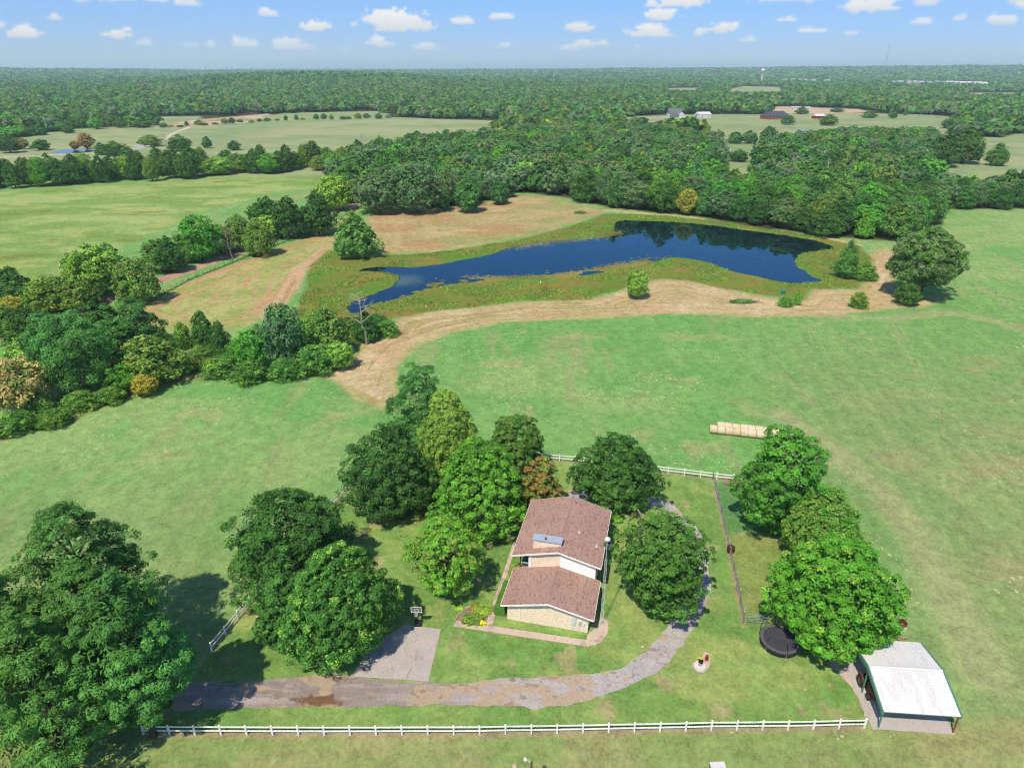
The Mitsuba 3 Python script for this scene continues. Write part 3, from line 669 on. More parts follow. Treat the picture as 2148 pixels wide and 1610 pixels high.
plant_tree('broadleaf_tree', 'large spreading oak with a visible trunk to the right of the pond', 'tree', 112.6, 181.5, 10.4, 20.0, 4.2, 'spread', 9, 61, leaves=30000, rcf=.125, pal2=1, mix2=.5, ls=.40, fill=.12, lobes=.45, shell=.6, tone=.16, r0=.55, nl=14)
place('oak', 106.5, 176.5, 3.6, 6.5, 8, 'mid', 'low hanging leafy limb beneath the left of the spreading oak')
for lb_, px_, py_, R_, top_, sd_ in (('large blue green pine dominating the left thicket', 165, 838, 7.6, 18.0, 62), ('blue green pine left of the largest pine in the left thicket', 105, 815, 5.5, 15.5, 64), ('round pine at the right of the left thicket beside the mown strip', 278, 742, 5.8, 12.5, 63)):
    q = G(px_, py_)
    plant_tree('pine_tree', lb_, 'tree', q[0], q[1] + 3, R_, top_, 1.0, 'dome', 4, sd_, ls=.36, asp=.5, rcf=.2, leaves=17000, lobes=.5, pal2=0, mix2=.3, fill=.12, shell=.6, tone=.16, flat=.72, r0=.4)
# left thicket above the hay field, sized from the photograph: kind, pixel of the base, crown half-width in pixels, pixel row of the top, label
THICKET = [('tan', 28, 880, 70, 760, 'tree turning tan at the left edge above the hay field'),
           ('olive', 300, 815, 78, 715, 'olive yellow tree at the right front of the left thicket'), ('dark_oak', 195, 750, 75, 640, 'dark oak behind the large pine in the left thicket'), ('dark_oak', 60, 745, 50, 650, 'dark tree at the upper left of the thicket'),
           ('oak', 235, 770, 60, 665, 'dark green tree between the two pines of the left thicket'), ('pine', 15, 725, 40, 640, 'dark pine cut by the left edge above the thicket'), ('light', 60, 790, 55, 712, 'light green tree at the left of the thicket'),
           ('bush', 105, 900, 36, 865, 'round grey green bush on the field edge of the left thicket'), ('bush', 160, 865, 40, 828, 'leafy bush under the large pine'), ('bush', 20, 915, 45, 872, 'dark bush at the left edge of the hay field'), ('bush', 225, 850, 36, 818, 'bright low bush at the front of the thicket'),
           ('oak', 330, 770, 40, 715, 'dark shrub tree beside the brown creek'), ('bright', 250, 832, 40, 770, 'bright green tree at the front of the left thicket'), ('bush', 370, 790, 30, 755, 'olive bush over the creek bank'), ('dark_oak', 120, 800, 60, 700, 'dark tree left of the large pine'),
           ('yellow', 300, 835, 30, 790, 'small yellow leaved bush at the thicket front'), ('oak', 320, 740, 34, 690, 'dark low tree at the foot of the round pine'), ('bush', 75, 880, 40, 830, 'shadowy bush between the tan tree and the large pine')]
ROADSIDE = [('olive', 90, 660, 55, 580, 'olive tree left of the dirt road near the left edge'), ('oak', 20, 650, 45, 560, 'green tree at the left edge above the dirt road'), ('yellow', 20, 660, 22, 622, 'yellow bush at the left edge'), ('olive', 150, 655, 50, 590, 'drab olive tree overhanging the dirt road'),
            ('light', 175, 618, 48, 528, 'pale green tree at the top of the roadside group'), ('oak', 225, 605, 45, 510, 'dark tree behind the yellow green roadside tree'), ('olive', 330, 575, 42, 500, 'drab tree left of the bright green roadside tree'), ('olive', 385, 555, 35, 490, 'drab bushy tree at the road edge'),
            ('olive', 458, 535, 30, 468, 'olive tree right of the bright green roadside tree'), ('light', 555, 505, 34, 452, 'small light green tree with a clear trunk by the road'), ('oak', 545, 470, 30, 415, 'dark tree at the left end of the road bend trees'),
            ('olive', 700, 405, 28, 362, 'olive tree where the meadow meets the wood'), ('yellow', 722, 415, 26, 372, 'golden tree at the corner of the wood by the road'), ('light', 745, 392, 24, 348, 'light green tree at the meadow corner of the wood'), ('oak', 610, 480, 26, 425, 'dark tree near the road bend')]


def from_photo(kd, px, py, half, top, lb, seed, lod='mid', group=None, **kw):
    g = G(px, py)
    w = (g - [0, 0, CAM_H]) @ [0, math.cos(PITCH), -math.sin(PITCH)]
    lo, hi = 0.0, 60.0
    for _ in range(30):
        z = (lo + hi) / 2
        q = np.array([g[0], g[1] - 0.0, z - CAM_H])
        row = 805 - FPX * (q[1] * math.sin(PITCH) + q[2] * math.cos(PITCH)) / (q[1] * math.cos(PITCH) - q[2] * math.sin(PITCH))
        lo, hi = (z, hi) if row > top else (lo, z)
    R = half * w / FPX
    dy = R * .55
    return place(kd, g[0], g[1] + dy, R, max(z * .95, .6), seed, lod, lb, group, **kw)


for i, a in enumerate(THICKET + ROADSIDE):
    from_photo(*a, seed=i + 5)
rng = np.random.default_rng(70)
for i in range(16):
    px = 385 + i * 27 + rng.uniform(-8, 8)
    base = np.interp(px, [385, 520, 700, 800], [768, 766, 742, 700]) - rng.uniform(0, 46)
    from_photo(['bush', 'olive', 'bush', 'oak'][i % 4], px, base, rng.uniform(15, 30), base - rng.uniform(22, 62), f'brush and small trees of the creek thicket, {nth(i)} clump from the left', i + 2, 'mid', 'brush clumps in the creek thicket')
# the hedgerow across the far side of the left meadow
rng = np.random.default_rng(7)
ROWKIND = ['olive', 'oak', 'oak', 'light', 'dark_oak', 'olive', 'bright', 'oak', 'dark_oak', 'oak']
for i in range(44):
    px = -60 + i * 17.8 + rng.uniform(-4, 4)
    base = np.interp(px, [-60, 0, 350, 560, 700], [401, 398, 380, 366, 357]) - rng.uniform(0, 12)
    hgt = rng.uniform(50, 72) if px < 430 else rng.uniform(34, 60)
    from_photo(ROWKIND[rng.integers(10)], px, base, rng.uniform(17, 27), base - hgt, f'tree in the hedgerow along the far side of the left meadow, {nth(i)} from the left', i + 40, 'mid', 'hedgerow trees across the left meadow')
from_photo('bright', 694, 358, 24, 318, 'round bright green tree at the right end of the hedgerow', 81)
from_photo('bright', 562, 366, 26, 320, 'bright yellow green tree rising in the hedgerow', 83)
FARTREES = [('dark_oak', 140, 280, 14, 265, 'dark lone tree in the far left pasture'), ('rusty', 178, 313, 17, 277, 'rounded rusty tree beside the far left pond'), ('rusty', 155, 315, 12, 294, 'small rusty tree next to the far left pond'), ('dark_oak', 83, 316, 20, 291, 'dark round tree left of the far left pond'),
            ('oak', 14, 322, 24, 277, 'big green tree at the left edge by the far pond'), ('rusty', 42, 314, 14, 288, 'brownish tree near the left edge by the far pond'), ('oak', 235, 328, 28, 295, 'dark tree below the far left pond'), ('dark_oak', 265, 335, 18, 308, 'dark bushy tree beside the gravel track'), ('oak', 210, 326, 16, 297, 'dark tree at the left of the clump below the far pond'),
            ('olive', 310, 308, 26, 282, 'wide olive tree above the gravel track bend'), ('oak', 372, 318, 26, 281, 'dark tree right of the gravel track bend'), ('dark_oak', 433, 312, 11, 284, 'slim dark tree in the far pasture'), ('dark_oak', 489, 316, 16, 294, 'dark bush in the far pasture right of the slim tree'),
            ('oak', 1655, 262, 16, 240, 'round tree in front of the brick house'), ('oak', 1740, 264, 20, 238, 'broad tree in front of the red barn'), ('oak', 1827, 248, 16, 232, 'tree in the right pasture'), ('oak', 1875, 249, 10, 230, 'upright tree in the right pasture'), ('oak', 1900, 243, 6, 228, 'small tree at the far side of the right pasture'),
            ('oak', 1580, 240, 19, 222, 'dark round tree left of the brick house'), ('oak', 1685, 240, 15, 224, 'tree behind the brick house'), ('oak', 1760, 236, 16, 226, 'tree behind the red barn'), ('dark_oak', 2030, 345, 42, 262, 'very large dark oak group tree in the right pasture'), ('dark_oak', 1985, 352, 36, 270, 'large oak left of the biggest oak in the right pasture'),
            ('oak', 2096, 349, 24, 298, 'oak with a clear trunk and round shadow on the bright grass at right'), ('oak', 2125, 278, 22, 235, 'tree at the right edge beyond the pasture'), ('dark_oak', 2145, 280, 20, 240, 'dark tree cut by the right edge'), ('oak', 1552, 340, 22, 312, 'brownish tree beside the blue grey shed'),
            ('dark_oak', 2005, 270, 26, 248, 'tree group left of the small white barn at far right'), ('oak', 1618, 330, 20, 290, 'tree at the right rim of the clearing'), ('oak', 1545, 302, 18, 275, 'tree at the back rim of the clearing'), ('oak', 1575, 302, 18, 272, 'second tree at the back rim of the clearing'), ('dark_oak', 1615, 300, 20, 262, 'dark tree at the back right of the clearing')]
for i, a in enumerate(FARTREES):
    from_photo(*a, seed=i + 11, lod='mid' if a[3] > 20 else 'far')

for i in range(26):
    px = 335 + i * 19 + rng.uniform(-6, 6)
    base = np.interp(px, [335, 560, 830], [268, 254, 247]) + rng.uniform(-1, 1.5)
    from_photo(['oak', 'olive', 'dark_oak'][i % 3], px, base, rng.uniform(5, 10), base - rng.uniform(4, 15), f'scrubby tree along the far edge of the left pasture, {nth(i)} from the left', i + 7, 'far', 'scrub along the far pasture edge')
for i in range(18):
    px = -40 + i * 21 + rng.uniform(-8, 8)
    base = np.interp(px, [-40, 60, 160, 330], [292, 284, 270, 266]) + rng.uniform(-4, 3)
    from_photo(['oak', 'dark_oak', 'oak', 'bright'][i % 4], px, base, rng.uniform(14, 24), base - rng.uniform(18, 36), f'tree at the far left corner of the pasture, {nth(i)} from the left', i + 3, 'far', 'trees at the far left pasture corner')

# the wood behind the pond: the nearest trees one by one, the rest as one mass
wood = sg.Polygon(WOOD)
rng = np.random.default_rng(77)
pts, cell = [], {}
tries = rng.uniform([WOOD[:, 0].min(), WOOD[:, 1].min()], [WOOD[:, 0].max(), WOOD[:, 1].max()], (60000, 2))
tries = tries[shapely.contains_xy(wood, tries[:, 0], tries[:, 1])]
tries = tries[np.abs(tries[:, 0]) < .80 * tries[:, 1]]
for q in tries:
    sp = 7.6 + .006 * (q[1] - 300)
    c = (int(q[0] // 10), int(q[1] // 10))
    if all(np.hypot(*(q - o)) > sp for a in (-1, 0, 1) for b in (-1, 0, 1) for o in cell.get((c[0] + a, c[1] + b), ())):
        cell.setdefault(c, []).append(q)
        pts.append(q)
pts = np.array(sorted(pts, key=lambda q: np.hypot(*q)))
WK = ['pine', 'pine', 'dark_oak', 'oak', 'grey_oak', 'oak', 'grey_oak', 'bright', 'olive', 'light', 'cypress', 'yellow', 'rusty']
LBL = {'pine': 'blue green pine in the wood behind the pond', 'dark_oak': 'dark broad oak in the wood behind the pond', 'oak': 'mid green broadleaf tree in the wood behind the pond', 'grey_oak': 'grey green oak in the wood behind the pond', 'bright': 'bright green tree in the wood behind the pond',
       'olive': 'olive tree in the wood behind the pond', 'light': 'light yellow green tree in the wood behind the pond', 'cypress': 'conical bright tree at the wood behind the pond', 'yellow': 'tree turning yellow in the wood behind the pond', 'rusty': 'tree turning rust brown in the wood behind the pond'}
front_line = sg.LineString(GP([(700, 425), (760, 428), (900, 433), (1000, 432), (1080, 402), (1180, 412), (1280, 436), (1450, 452), (1600, 478), (1750, 498), (1872, 505), (1952, 470), (1962, 438), (2148, 438)]))
edge_ids = sorted([i for i, q in enumerate(pts[:240]) if front_line.distance(sg.Point(q)) < 7], key=lambda i: math.atan2(pts[i][0], pts[i][1]))
edge_rank = {i: n for n, i in enumerate(edge_ids)}
for i, q in enumerate(pts):
    left = np.clip((60 - q[0]) / 120, 0, 1)
    w = np.array([1.1 + 2.2 * left, 1.1 + 2.2 * left, 2.4, 2.6, 3.4, 2.0, 2.6, .8, .9, .5, .35, .08, .03])
    if i < 60:
        w = w + [0, 0, 0, 0, 0, 0, 0, 1.2, .8, 1.0, 1.0, .35, .0]
    kd = WK[rng.choice(13, p=w / w.sum())]
    big = meshkit.noise(np.array([[q[0] / 45, q[1] / 45, 2.0]]), 4)[0]
    R = rng.uniform(5.0, 8.2) * (.85 + .35 * big) * (.75 if kd in ('cypress', 'yellow') else 1)
    top = rng.uniform(9.5, 14.0) * (.8 + .45 * big) * (.82 if kd in ('yellow', 'light') else 1) * np.interp(q[1], [480, 600], [1, .78])
    if i < 240:
        side = ('left', 'middle', 'right')[int(np.digitize(math.degrees(math.atan2(q[0], q[1])), [-3, 20]))]
        short = LBL[kd].split(' in the wood')[0].split(' at the wood')[0]
        if i in edge_rank:
            lb, gr = f"{short}, {nth(edge_rank[i])} from the left along the wood's front edge", 'trees along the front edge of the wood'
        else:
            dp = 'near' if q[1] < 345 else 'middle' if q[1] < 390 else 'deep'
            lb, gr = f'{short} in the {dp} {side} part of the wood behind the pond', f'{kd.replace("_", " ")} trees in the {dp} {side} of the wood'
        place(kd, q[0], q[1], R, top, int(rng.integers(1, 999)), 'far' if q[1] > 345 else 'mid', lb, gr)
    else:
        k = f'woodland__{_used.setdefault("wl", 1):03d}'
        _used['wl'] += 1
        scene[k] = {'type': 'instance', 'to_world': T().translate([float(q[0]), float(q[1]), 0]).rotate([0, 0, 1], float(rng.uniform(0, 360))).scale([R / 5, R / 5, top / 10]), 'group': {'type': 'ref', 'id': f'proto_{kd}_far_{i % 2}'}}
tag('woodland', 'broad dark green woodland reaching from behind the pond to the horizon', 'woodland', kind='stuff')

# far woodland in clusters
for j in range(6):
    r2 = np.random.default_rng(500 + j)
    vs, fs, us, n = [], [], [], 0
    for t in range(9):
        a, rad = r2.uniform(0, 6.28), 15 * math.sqrt(r2.random())
        R, top = r2.uniform(4, 7), r2.uniform(9, 14)
        pal = int(r2.choice([0, 1, 1, 9, 4, 10, 0, 3, 2], p=[.26, .2, .15, .08, .16, .05, .06, .02, .02]))
        (v, f), uv, _ = crown(600 + j * 20 + t, 'dome', R, top * .25, top, 14, 5, R * .32, 3.6, pal, None, .2, .3, .85, .10, .9, fill=.12, lt=.06, jit=.14)
        vs.append(v + [rad * math.cos(a), rad * math.sin(a), 0]); fs.append(f + n); us.append(uv); n += len(v)
    scene[f'proto_cluster_{j}'] = {'type': 'shapegroup', 'crown': mikit.ply((np.vstack(vs), np.vstack(fs)), 'mat_leaf', uv=np.vstack(us))}
for j in range(4):
    r2 = np.random.default_rng(540 + j)
    vs, fs, us, n = [], [], [], 0
    for t in range(34):
        a, rad = r2.uniform(0, 6.28), 55 * math.sqrt(r2.random())
        R, top = r2.uniform(6, 10), r2.uniform(9, 15)
        pal = int(r2.choice([0, 1, 9, 4, 10], p=[.42, .26, .08, .2, .04]))
        (v, f), uv, _ = crown(700 + j * 50 + t, 'dome', R, top * .4, top, 8, 3, R * .4, 6.0, pal, None, .2, .3, .8, .09, .9, fill=0, lt=.05, jit=.1)
        vs.append(v + [rad * math.cos(a), rad * math.sin(a), 0]); fs.append(f + n); us.append(uv); n += len(v)
    scene[f'proto_grove_{j}'] = {'type': 'shapegroup', 'crown': mikit.ply((np.vstack(vs), np.vstack(fs)), 'mat_leaf', uv=np.vstack(us))}
open_land = shapely.union_all([sg.Polygon(q).buffer(0) for q in FARFIELDS])
blocked = shapely.union_all([sg.Polygon(q).buffer(0).buffer(9) for q in FARFIELDS] + [wood.buffer(4)])
shapely.prepare(blocked)


def scatter(r0, r1, sp, proto, nvar, sxy, sz, seed, blk, half=41):
    rng = np.random.default_rng(seed)
    area = math.radians(2 * half) / 2 * (r1 ** 2 - r0 ** 2)
    n = int(area / sp ** 2)
    r = np.sqrt(rng.uniform(r0 ** 2, r1 ** 2, n))
    a = np.radians(rng.uniform(-half, half, n))
    x, y = r * np.sin(a), r * np.cos(a)
    ok = ~shapely.contains_xy(blk, x, y)
    for X, Y, Z in zip(x[ok], y[ok], ground_height(x, y)[ok]):
        k = f'woodland__{_used["wl"]:03d}'
        _used['wl'] += 1
        s, h = rng.uniform(.85, 1.2), rng.uniform(.8, 1.25)
        scene[k] = {'type': 'instance', 'to_world': T().translate([float(X), float(Y), float(Z) - .3]).rotate([0, 0, 1], float(rng.uniform(0, 360))).scale([sxy * s, sxy * s, sz * h]), 'group': {'type': 'ref', 'id': f'{proto}_{rng.integers(nvar)}'}}


scatter(640, 1300, 19, 'proto_cluster', 6, 1.0, 1.0, 1, blocked)
scatter(1300, 2300, 24, 'proto_cluster', 6, 1.15, 1.05, 2, blocked)
blocked2 = shapely.union_all([sg.Polygon(q).buffer(0).buffer(30) for q in FARFIELDS])
scatter(2250, 4200, 78, 'proto_grove', 4, 1.0, 1.0, 3, blocked2)
scatter(4100, 7500, 175, 'proto_grove', 4, 2.4, 1.3, 4, blocked2)


# bare and dead trees
def bare_tree(name, label, x, y, h, seed, m_, spread=.5, limbs=9, r0=.22):
    rng = np.random.default_rng(seed)
    k = thing(name, label, 'dead tree')
    z = np.linspace(-.1, h, 9)
    p = np.column_stack([np.cumsum(rng.normal(0, .02 * h, (9, 2)), 0) + [x, y], z])
    part(k, 'trunk', MB().tube(p, r0 * (1 - .85 * np.linspace(0, 1, 9)), 7), m_, smooth=True)
    for i in range(limbs):
        zs = h * rng.uniform(.3, .9)
        a = rng.uniform(0, 6.28)
        L = h * spread * (1.15 - zs / h) * rng.uniform(.6, 1.1) + .3
        s = np.array([np.interp(zs, z, p[:, 0]), np.interp(zs, z, p[:, 1]), zs])
        q = np.linspace(0, 1, 5)[:, None]
        path = s + q * L * np.array([math.cos(a), math.sin(a), rng.uniform(.2, .8)]) + np.cumsum(rng.normal(0, .045 * L, (5, 3)), 0)
        b = MB().tube(path, r0 * .34 * (1 - .7 * q[:, 0]), 5)
        for j in (2, 3):
            d2 = rng.normal(0, .4, 3) + [math.cos(a), math.sin(a), .5]
            b.tube([path[j], path[j] + d2 * L * .18, path[j] + d2 * L * .36 + rng.normal(0, .03 * L, 3)], [r0 * .16, r0 * .12, r0 * .05], 4)
        part(k, 'branch', b, m_, smooth=True)


bare_tree('dead_tree', 'white dead tree with bare branches rising at the pond outlet', -34.2, 148.0, 13.0, 3, 'mat_deadwood', .42, 15, .32)
bare_tree('dead_tree', 'grey leafless tree beside the dirt road between green trees', -92.5, 222.0, 11.5, 4, 'mat_greywood', .5, 26, .22)
g = G(761, 316); bare_tree('dead_tree', 'pale dead tree standing alone in the far pasture', g[0], g[1], 13, 5, 'mat_deadwood', .4, 9, .4)
g = G(1658, 400); bare_tree('dead_tree', 'whitish dead tree standing in the wood behind the pond', g[0], g[1], 19, 6, 'mat_deadwood', .45, 14, .4)
g = G(1735, 395); bare_tree('dead_tree', 'pale dead snag in the wood right of the whitish dead tree', g[0], g[1], 16, 8, 'mat_deadwood', .3, 7, .35)
g = G(1835, 345); bare_tree('dead_tree', 'greyish bare tree in the back of the wood', g[0], g[1], 16, 9, 'mat_greywood', .5, 24, .4)
g = G(352, 320); bare_tree('dead_tree', 'pale bare tree beside the gravel track', g[0], g[1], 14, 10, 'mat_deadwood', .4, 16, .35)

# ------------------------------------------------------------------ materials of built things
mat('white_paint', lambda p, n, uv: mix((.78, .78, .77), (.66, .66, .64), smoothstep(.45, .75, fbm(p.x * 1.5, p.y * 1.5, p.z * 3, 3))), .5)
mat('white_metal', (.56, .57, .58), .5)
mat('roof_sheet', lambda p, n, uv: mix((.60, .61, .62), (.50, .50, .49), smoothstep(.46, .74, fbm(p.x * 2.2 + p.y * .17, p.y * .5, 3.0, 4)) * .6), .5)
mat('siding', (.82, .82, .81), .6)
mat('green_steel', C(96, 150, 134), .5)
mat('rust_steel', C(150, 96, 62), .6)
mat('black_rubber', (.02, .02, .022), .6)
mat('grey_metal', (.30, .32, .34), .45)
mat('pale_metal', (.52, .55, .58), .4)
mat('dark_metal', (.06, .06, .065), .5)
mat('cap_metal', C(170, 186, 206), .4)
mat('soffit', (.42, .42, .41))
mat('weathered', lambda p, n, uv: mix(C(128, 120, 112), C(160, 150, 138), noise(p.x * 5, p.y * 5, p.z * 2)))
mat('tan_wood', C(196, 170, 136))
mat('stone', lambda p, n, uv: mix(C(190, 172, 144), C(222, 208, 180), fbm(p.x * 4, p.y * 4, p.z * 4, 3)))
mat('red_paint', C(170, 44, 40), .5)
mat('rust_red', C(140, 70, 56), .6)
mat('orange_paint', C(140, 72, 52), .5)
mat('yellow_paint', C(220, 176, 60), .5)
mat('porch_green', C(20, 150, 120), .5)
mat('dark_glass', (.02, .025, .03), .12, spec=.6)
mat('concrete', lambda p, n, uv: mix(C(192, 184, 182), C(210, 204, 200), fbm(p.x / 1.3, p.y / 1.3, 2.0, 4)) * (.92 + .16 * noise(p.x * 9, p.y * 9)))
mat('feeder_green', C(44, 128, 122), .5)
mat('pole_wood', C(104, 92, 80))
mat('trampoline_mat', (.045, .045, .055), .7)
mat('trampoline_pad', (.10, .10, .125), .6)
mat('barrel_brown', C(84, 58, 50), .6)


def hay_color(p, n, uv):
    c = mix(C(226, 208, 168), C(240, 230, 202), noise(p.x * 1.1, p.y * 1.1, p.z))
    return mix(c, C(206, 178, 130), smoothstep(.45, .75, fbm(p.x * 2, p.y * 2, p.z * 7, 3)) * .5)


mat('hay', hay_color)


def brick_color(p, n, uv):
    s = p.x * .974 - p.y * .228
    row = dr.floor(p.z / .078)
    col = s / .21 + .5 * (row - 2 * dr.floor(row / 2))
    tone = cell_rand(col, row, 3)
    c = mix(C(222, 204, 178, .95), C(240, 226, 204, .95), tone)
    c = mix(c, C(216, 176, 150, .95), smoothstep(.82, .92, cell_rand(col, row, 8)) * .7)
    fz, fx = p.z / .078 - row, col - dr.floor(col)
    joint = dr.select((fz < .14) | (fx < .05), mi.Float(1), mi.Float(0))
    c = mix(c, C(212, 204, 190, .9), joint * .8)
    return c * (.93 + .14 * fbm(p.x * .9, p.y * .9, p.z * .9, 3))


mat('brick', brick_color)


def shingle_color(p, n, uv):
    c = mix(C(174, 143, 130, .70), C(194, 162, 149, .70), uv.x)
    c = mix(c, C(156, 126, 116, .68), smoothstep(.88, .94, uv.y))
    return c * (.86 + .28 * fbm(p.x * .5, p.y * .5, p.z, 3))


mat('shingle', shingle_color)

# ------------------------------------------------------------------ the house (local frame: u across the front, v back, z up)
HO, HR = np.array([-.54, 60.52]), -.23
HC, HS = math.cos(HR), math.sin(HR)


def HM(p):
    p = np.atleast_2d(np.asarray(p, float))
    return np.column_stack([HO[0] + HC * p[:, 0] - HS * p[:, 1], HO[1] + HS * p[:, 0] + HC * p[:, 1], p[:, 2]])


house = thing('house', 'split level house of pale brick and white siding with a reddish brown shingle roof', 'house')
UR = 4.82


def gable_wall(u0, u1, v0, v1, z0, he, hr, ue0, ue1):
    """A wall box whose top follows the gable; eave height he is reached at ue0 / ue1."""
    zl = he + (hr - he) * (u0 - ue0) / (UR - ue0) - .16
    zr = he + (hr - he) * (ue1 - u1) / (ue1 - UR) - .16
    m = MB()
    prof = [(u0, z0), (u1, z0), (u1, zr), (UR, hr - .16), (u0, zl)]
    a = HM([(u, v0, z) for u, z in prof]); b = HM([(u, v1, z) for u, z in prof])
    m.add(np.vstack([a, b]), [[0, 1, 2], [0, 2, 4], [2, 3, 4], [5, 7, 6], [5, 9, 7], [7, 9, 8]])
    m.add(np.vstack([a, b]), [[i, 5 + i, 5 + (i + 1) % 5, (i + 1) % 5] for i in range(5)])
    return m


part(house, 'garage_wall', gable_wall(0, 9.36, 0, 6.0, 0, 2.511, 3.791, -.606, 9.966), 'brick')
part(house, 'upper_wall', gable_wall(1.34, 9.30, 6.10, 17.0, 0, 4.685, 6.125, -.778, 9.955), 'brick')
part(house, 'siding', gable_wall(5.08, 9.33, 6.06, 6.09, 2.3, 4.685, 6.125, -.778, 9.955) if False else MB().add(HM([(5.08, 6.06, 2.6), (9.33, 6.06, 2.2), (9.33, 6.06, 4.60), (5.08, 6.06, 5.88), (5.08, 6.10, 2.6), (9.33, 6.10, 2.2), (9.33, 6.10, 4.60), (5.08, 6.10, 5.88)]),
     [[0, 1, 2, 3], [4, 7, 6, 5], [0, 4, 5, 1], [1, 5, 6, 2], [2, 6, 7, 3], [3, 7, 4, 0]]), 'siding')
part(house, 'corner_trim', MB().box((1.20, 5.98, 2.6), (1.58, 6.12, 4.95), HM), 'white_paint')


def roof(tag_, ue0, ue1, v0, v1, he, hr, notch=None, seed=1):
    key = part(house, 'roof', *[(lambda m: m)(MB().add(HM([(ue0, v0, he - .12), (UR, v0, hr - .12), (UR, v1, hr - .12), (ue0, v1, he - .12), (ue0, v0, he), (UR, v0, hr), (UR, v1, hr), (ue0, v1, he)]), [[0, 1, 2, 3], [4, 7, 6, 5], [0, 4, 5, 1], [1, 5, 6, 2], [2, 6, 7, 3], [3, 7, 4, 0]])
                .add(HM([(UR, v0, hr - .12), (ue1, v0, he - .12), (ue1, v1, he - .12), (UR, v1, hr - .12), (UR, v0, hr), (ue1, v0, he), (ue1, v1, he), (UR, v1, hr)]), [[0, 1, 2, 3], [4, 7, 6, 5], [0, 4, 5, 1], [1, 5, 6, 2], [2, 6, 7, 3], [3, 7, 4, 0]])), 'soffit'])
    rng = np.random.default_rng(seed)
    V, F, UV, n = [], [], [], 0
    for side in (0, 1):
        ue = ue0 if side == 0 else ue1
        L = math.hypot(UR - ue, hr - he)
        du, dz = (UR - ue) / L, (hr - he) / L
        nu, nz = (-dz, du) if side == 0 else (dz, -du)
        nu, nz = (nu, nz) if nz > 0 else (-nu, -nz)
        for i in range(int(L / .145) + 1):
            s0, s1 = i * .145 - .03, min(i * .145 + .17, L)
            w = v0 - .03 + rng.uniform(0, .2) - .3
            while w < v1:
                e = w + rng.uniform(.22, .42)
                a, b = max(w, v0 - .03), min(e - .008, v1 + .03)
                w = e
                if b - a < .03:
                    continue
                lift = .020 + .014 * (rng.random() < .35)
                P = lambda s, v, k: (ue + du * s + nu * k, v, he + dz * s + nz * k)
                q = [P(s0, a, lift), P(s0, b, lift), P(s1, b, .004 + lift * .3), P(s1, a, .004 + lift * .3), P(s0, a, .001), P(s0, b, .001)]
                V.append(q); F.append(np.array([[0, 1, 2], [0, 2, 3], [4, 5, 1], [4, 1, 0]]) + n); n += 6
                UV.append(np.tile([rng.random(), rng.random()], (6, 1)))
    for k in np.arange(v0, v1, .2):
        q = [(UR - .15, k, hr - .02), (UR, k, hr + .035), (UR + .15, k, hr - .02), (UR - .15, k + .23, hr - .03), (UR, k + .23, hr + .022), (UR + .15, k + .23, hr - .03)]
        V.append(q); F.append(np.array([[0, 1, 4], [0, 4, 3], [1, 2, 5], [1, 5, 4]]) + n); n += 6
        UV.append(np.tile([rng.uniform(0, .4), .2], (6, 1)))
    sk = part(key, 'shingles', (HM(np.vstack(V)), np.vstack(F)), 'shingle', uv=np.vstack(UV))
    labels[sk] = {'kind': 'stuff'}
    for vv in (v0 - .055, v1 + .035):
        for ue in (ue0, ue1):
            m = MB().add(HM([(ue, vv, he - .22), (UR, vv, hr - .22), (UR, vv, hr + .01), (ue, vv, he + .01), (ue, vv + .03, he - .22), (UR, vv + .03, hr - .22), (UR, vv + .03, hr + .01), (ue, vv + .03, he + .01)]), [[0, 1, 2, 3], [4, 7, 6, 5], [0, 4, 5, 1], [1, 5, 6, 2], [2, 6, 7, 3], [3, 7, 4, 0]])
            part(key, 'fascia', m, 'white_paint')
    for ue, s in ((ue0, -1), (ue1, 1)):
        part(key, 'gutter', MB().box((min(ue, ue + s * .09), v0, he - .16), (max(ue, ue + s * .09), v1, he - .04), HM), 'white_paint')
    return key


r_low = roof('low', -.606, 9.966, -.567, 5.95, 2.511, 3.791, seed=5)
r_up = roof('up', -.778, 9.955, 5.655, 17.53, 4.685, 6.125, seed=6)
chim = part(house, 'chimney', MB().box((1.62, 6.7, 4.6), (5.02, 7.5, 6.55), HM), 'brick')
part(chim, 'metal_cap', MB().add(HM([(1.52, 6.58, 6.56), (5.12, 6.58, 6.56), (5.12, 7.62, 6.72), (1.52, 7.62, 6.72), (1.52, 6.58, 6.70), (5.12, 6.58, 6.70), (5.12, 7.62, 6.86), (1.52, 7.62, 6.86)]), [[0, 3, 2, 1], [4, 5, 6, 7], [0, 1, 5, 4], [1, 2, 6, 5], [2, 3, 7, 6], [3, 0, 4, 7]]), 'cap_metal')
part(chim, 'flue', MB().tube(HM([(3.1, 6.9, 6.7), (3.1, 6.9, 6.98)]), .12, 10), 'rust_red')


def roof_z(u, low):
    he, hr, a, b = (2.511, 3.791, -.606, 9.966) if low else (4.685, 6.125, -.778, 9.955)
    return he + (hr - he) * ((u - a) / (UR - a) if u < UR else (b - u) / (b - UR))


for key, u, v, low in ((r_low, 7.6, 4.6, 1), (r_low, 6.9, 3.0, 1), (r_low, 7.3, .55, 1), (r_up, 6.6, 10.6, 0), (r_up, 9.0, 9.2, 0)):
    z = roof_z(u, low)
    part(key, 'vent_pipe', MB().tube(HM([(u, v, z - .05), (u, v, z + .30)]), .07, 8).box((u - .16, v - .16, z - .02), (u + .16, v + .16, z + .05), HM), 'tan_wood' if low else 'white_metal')
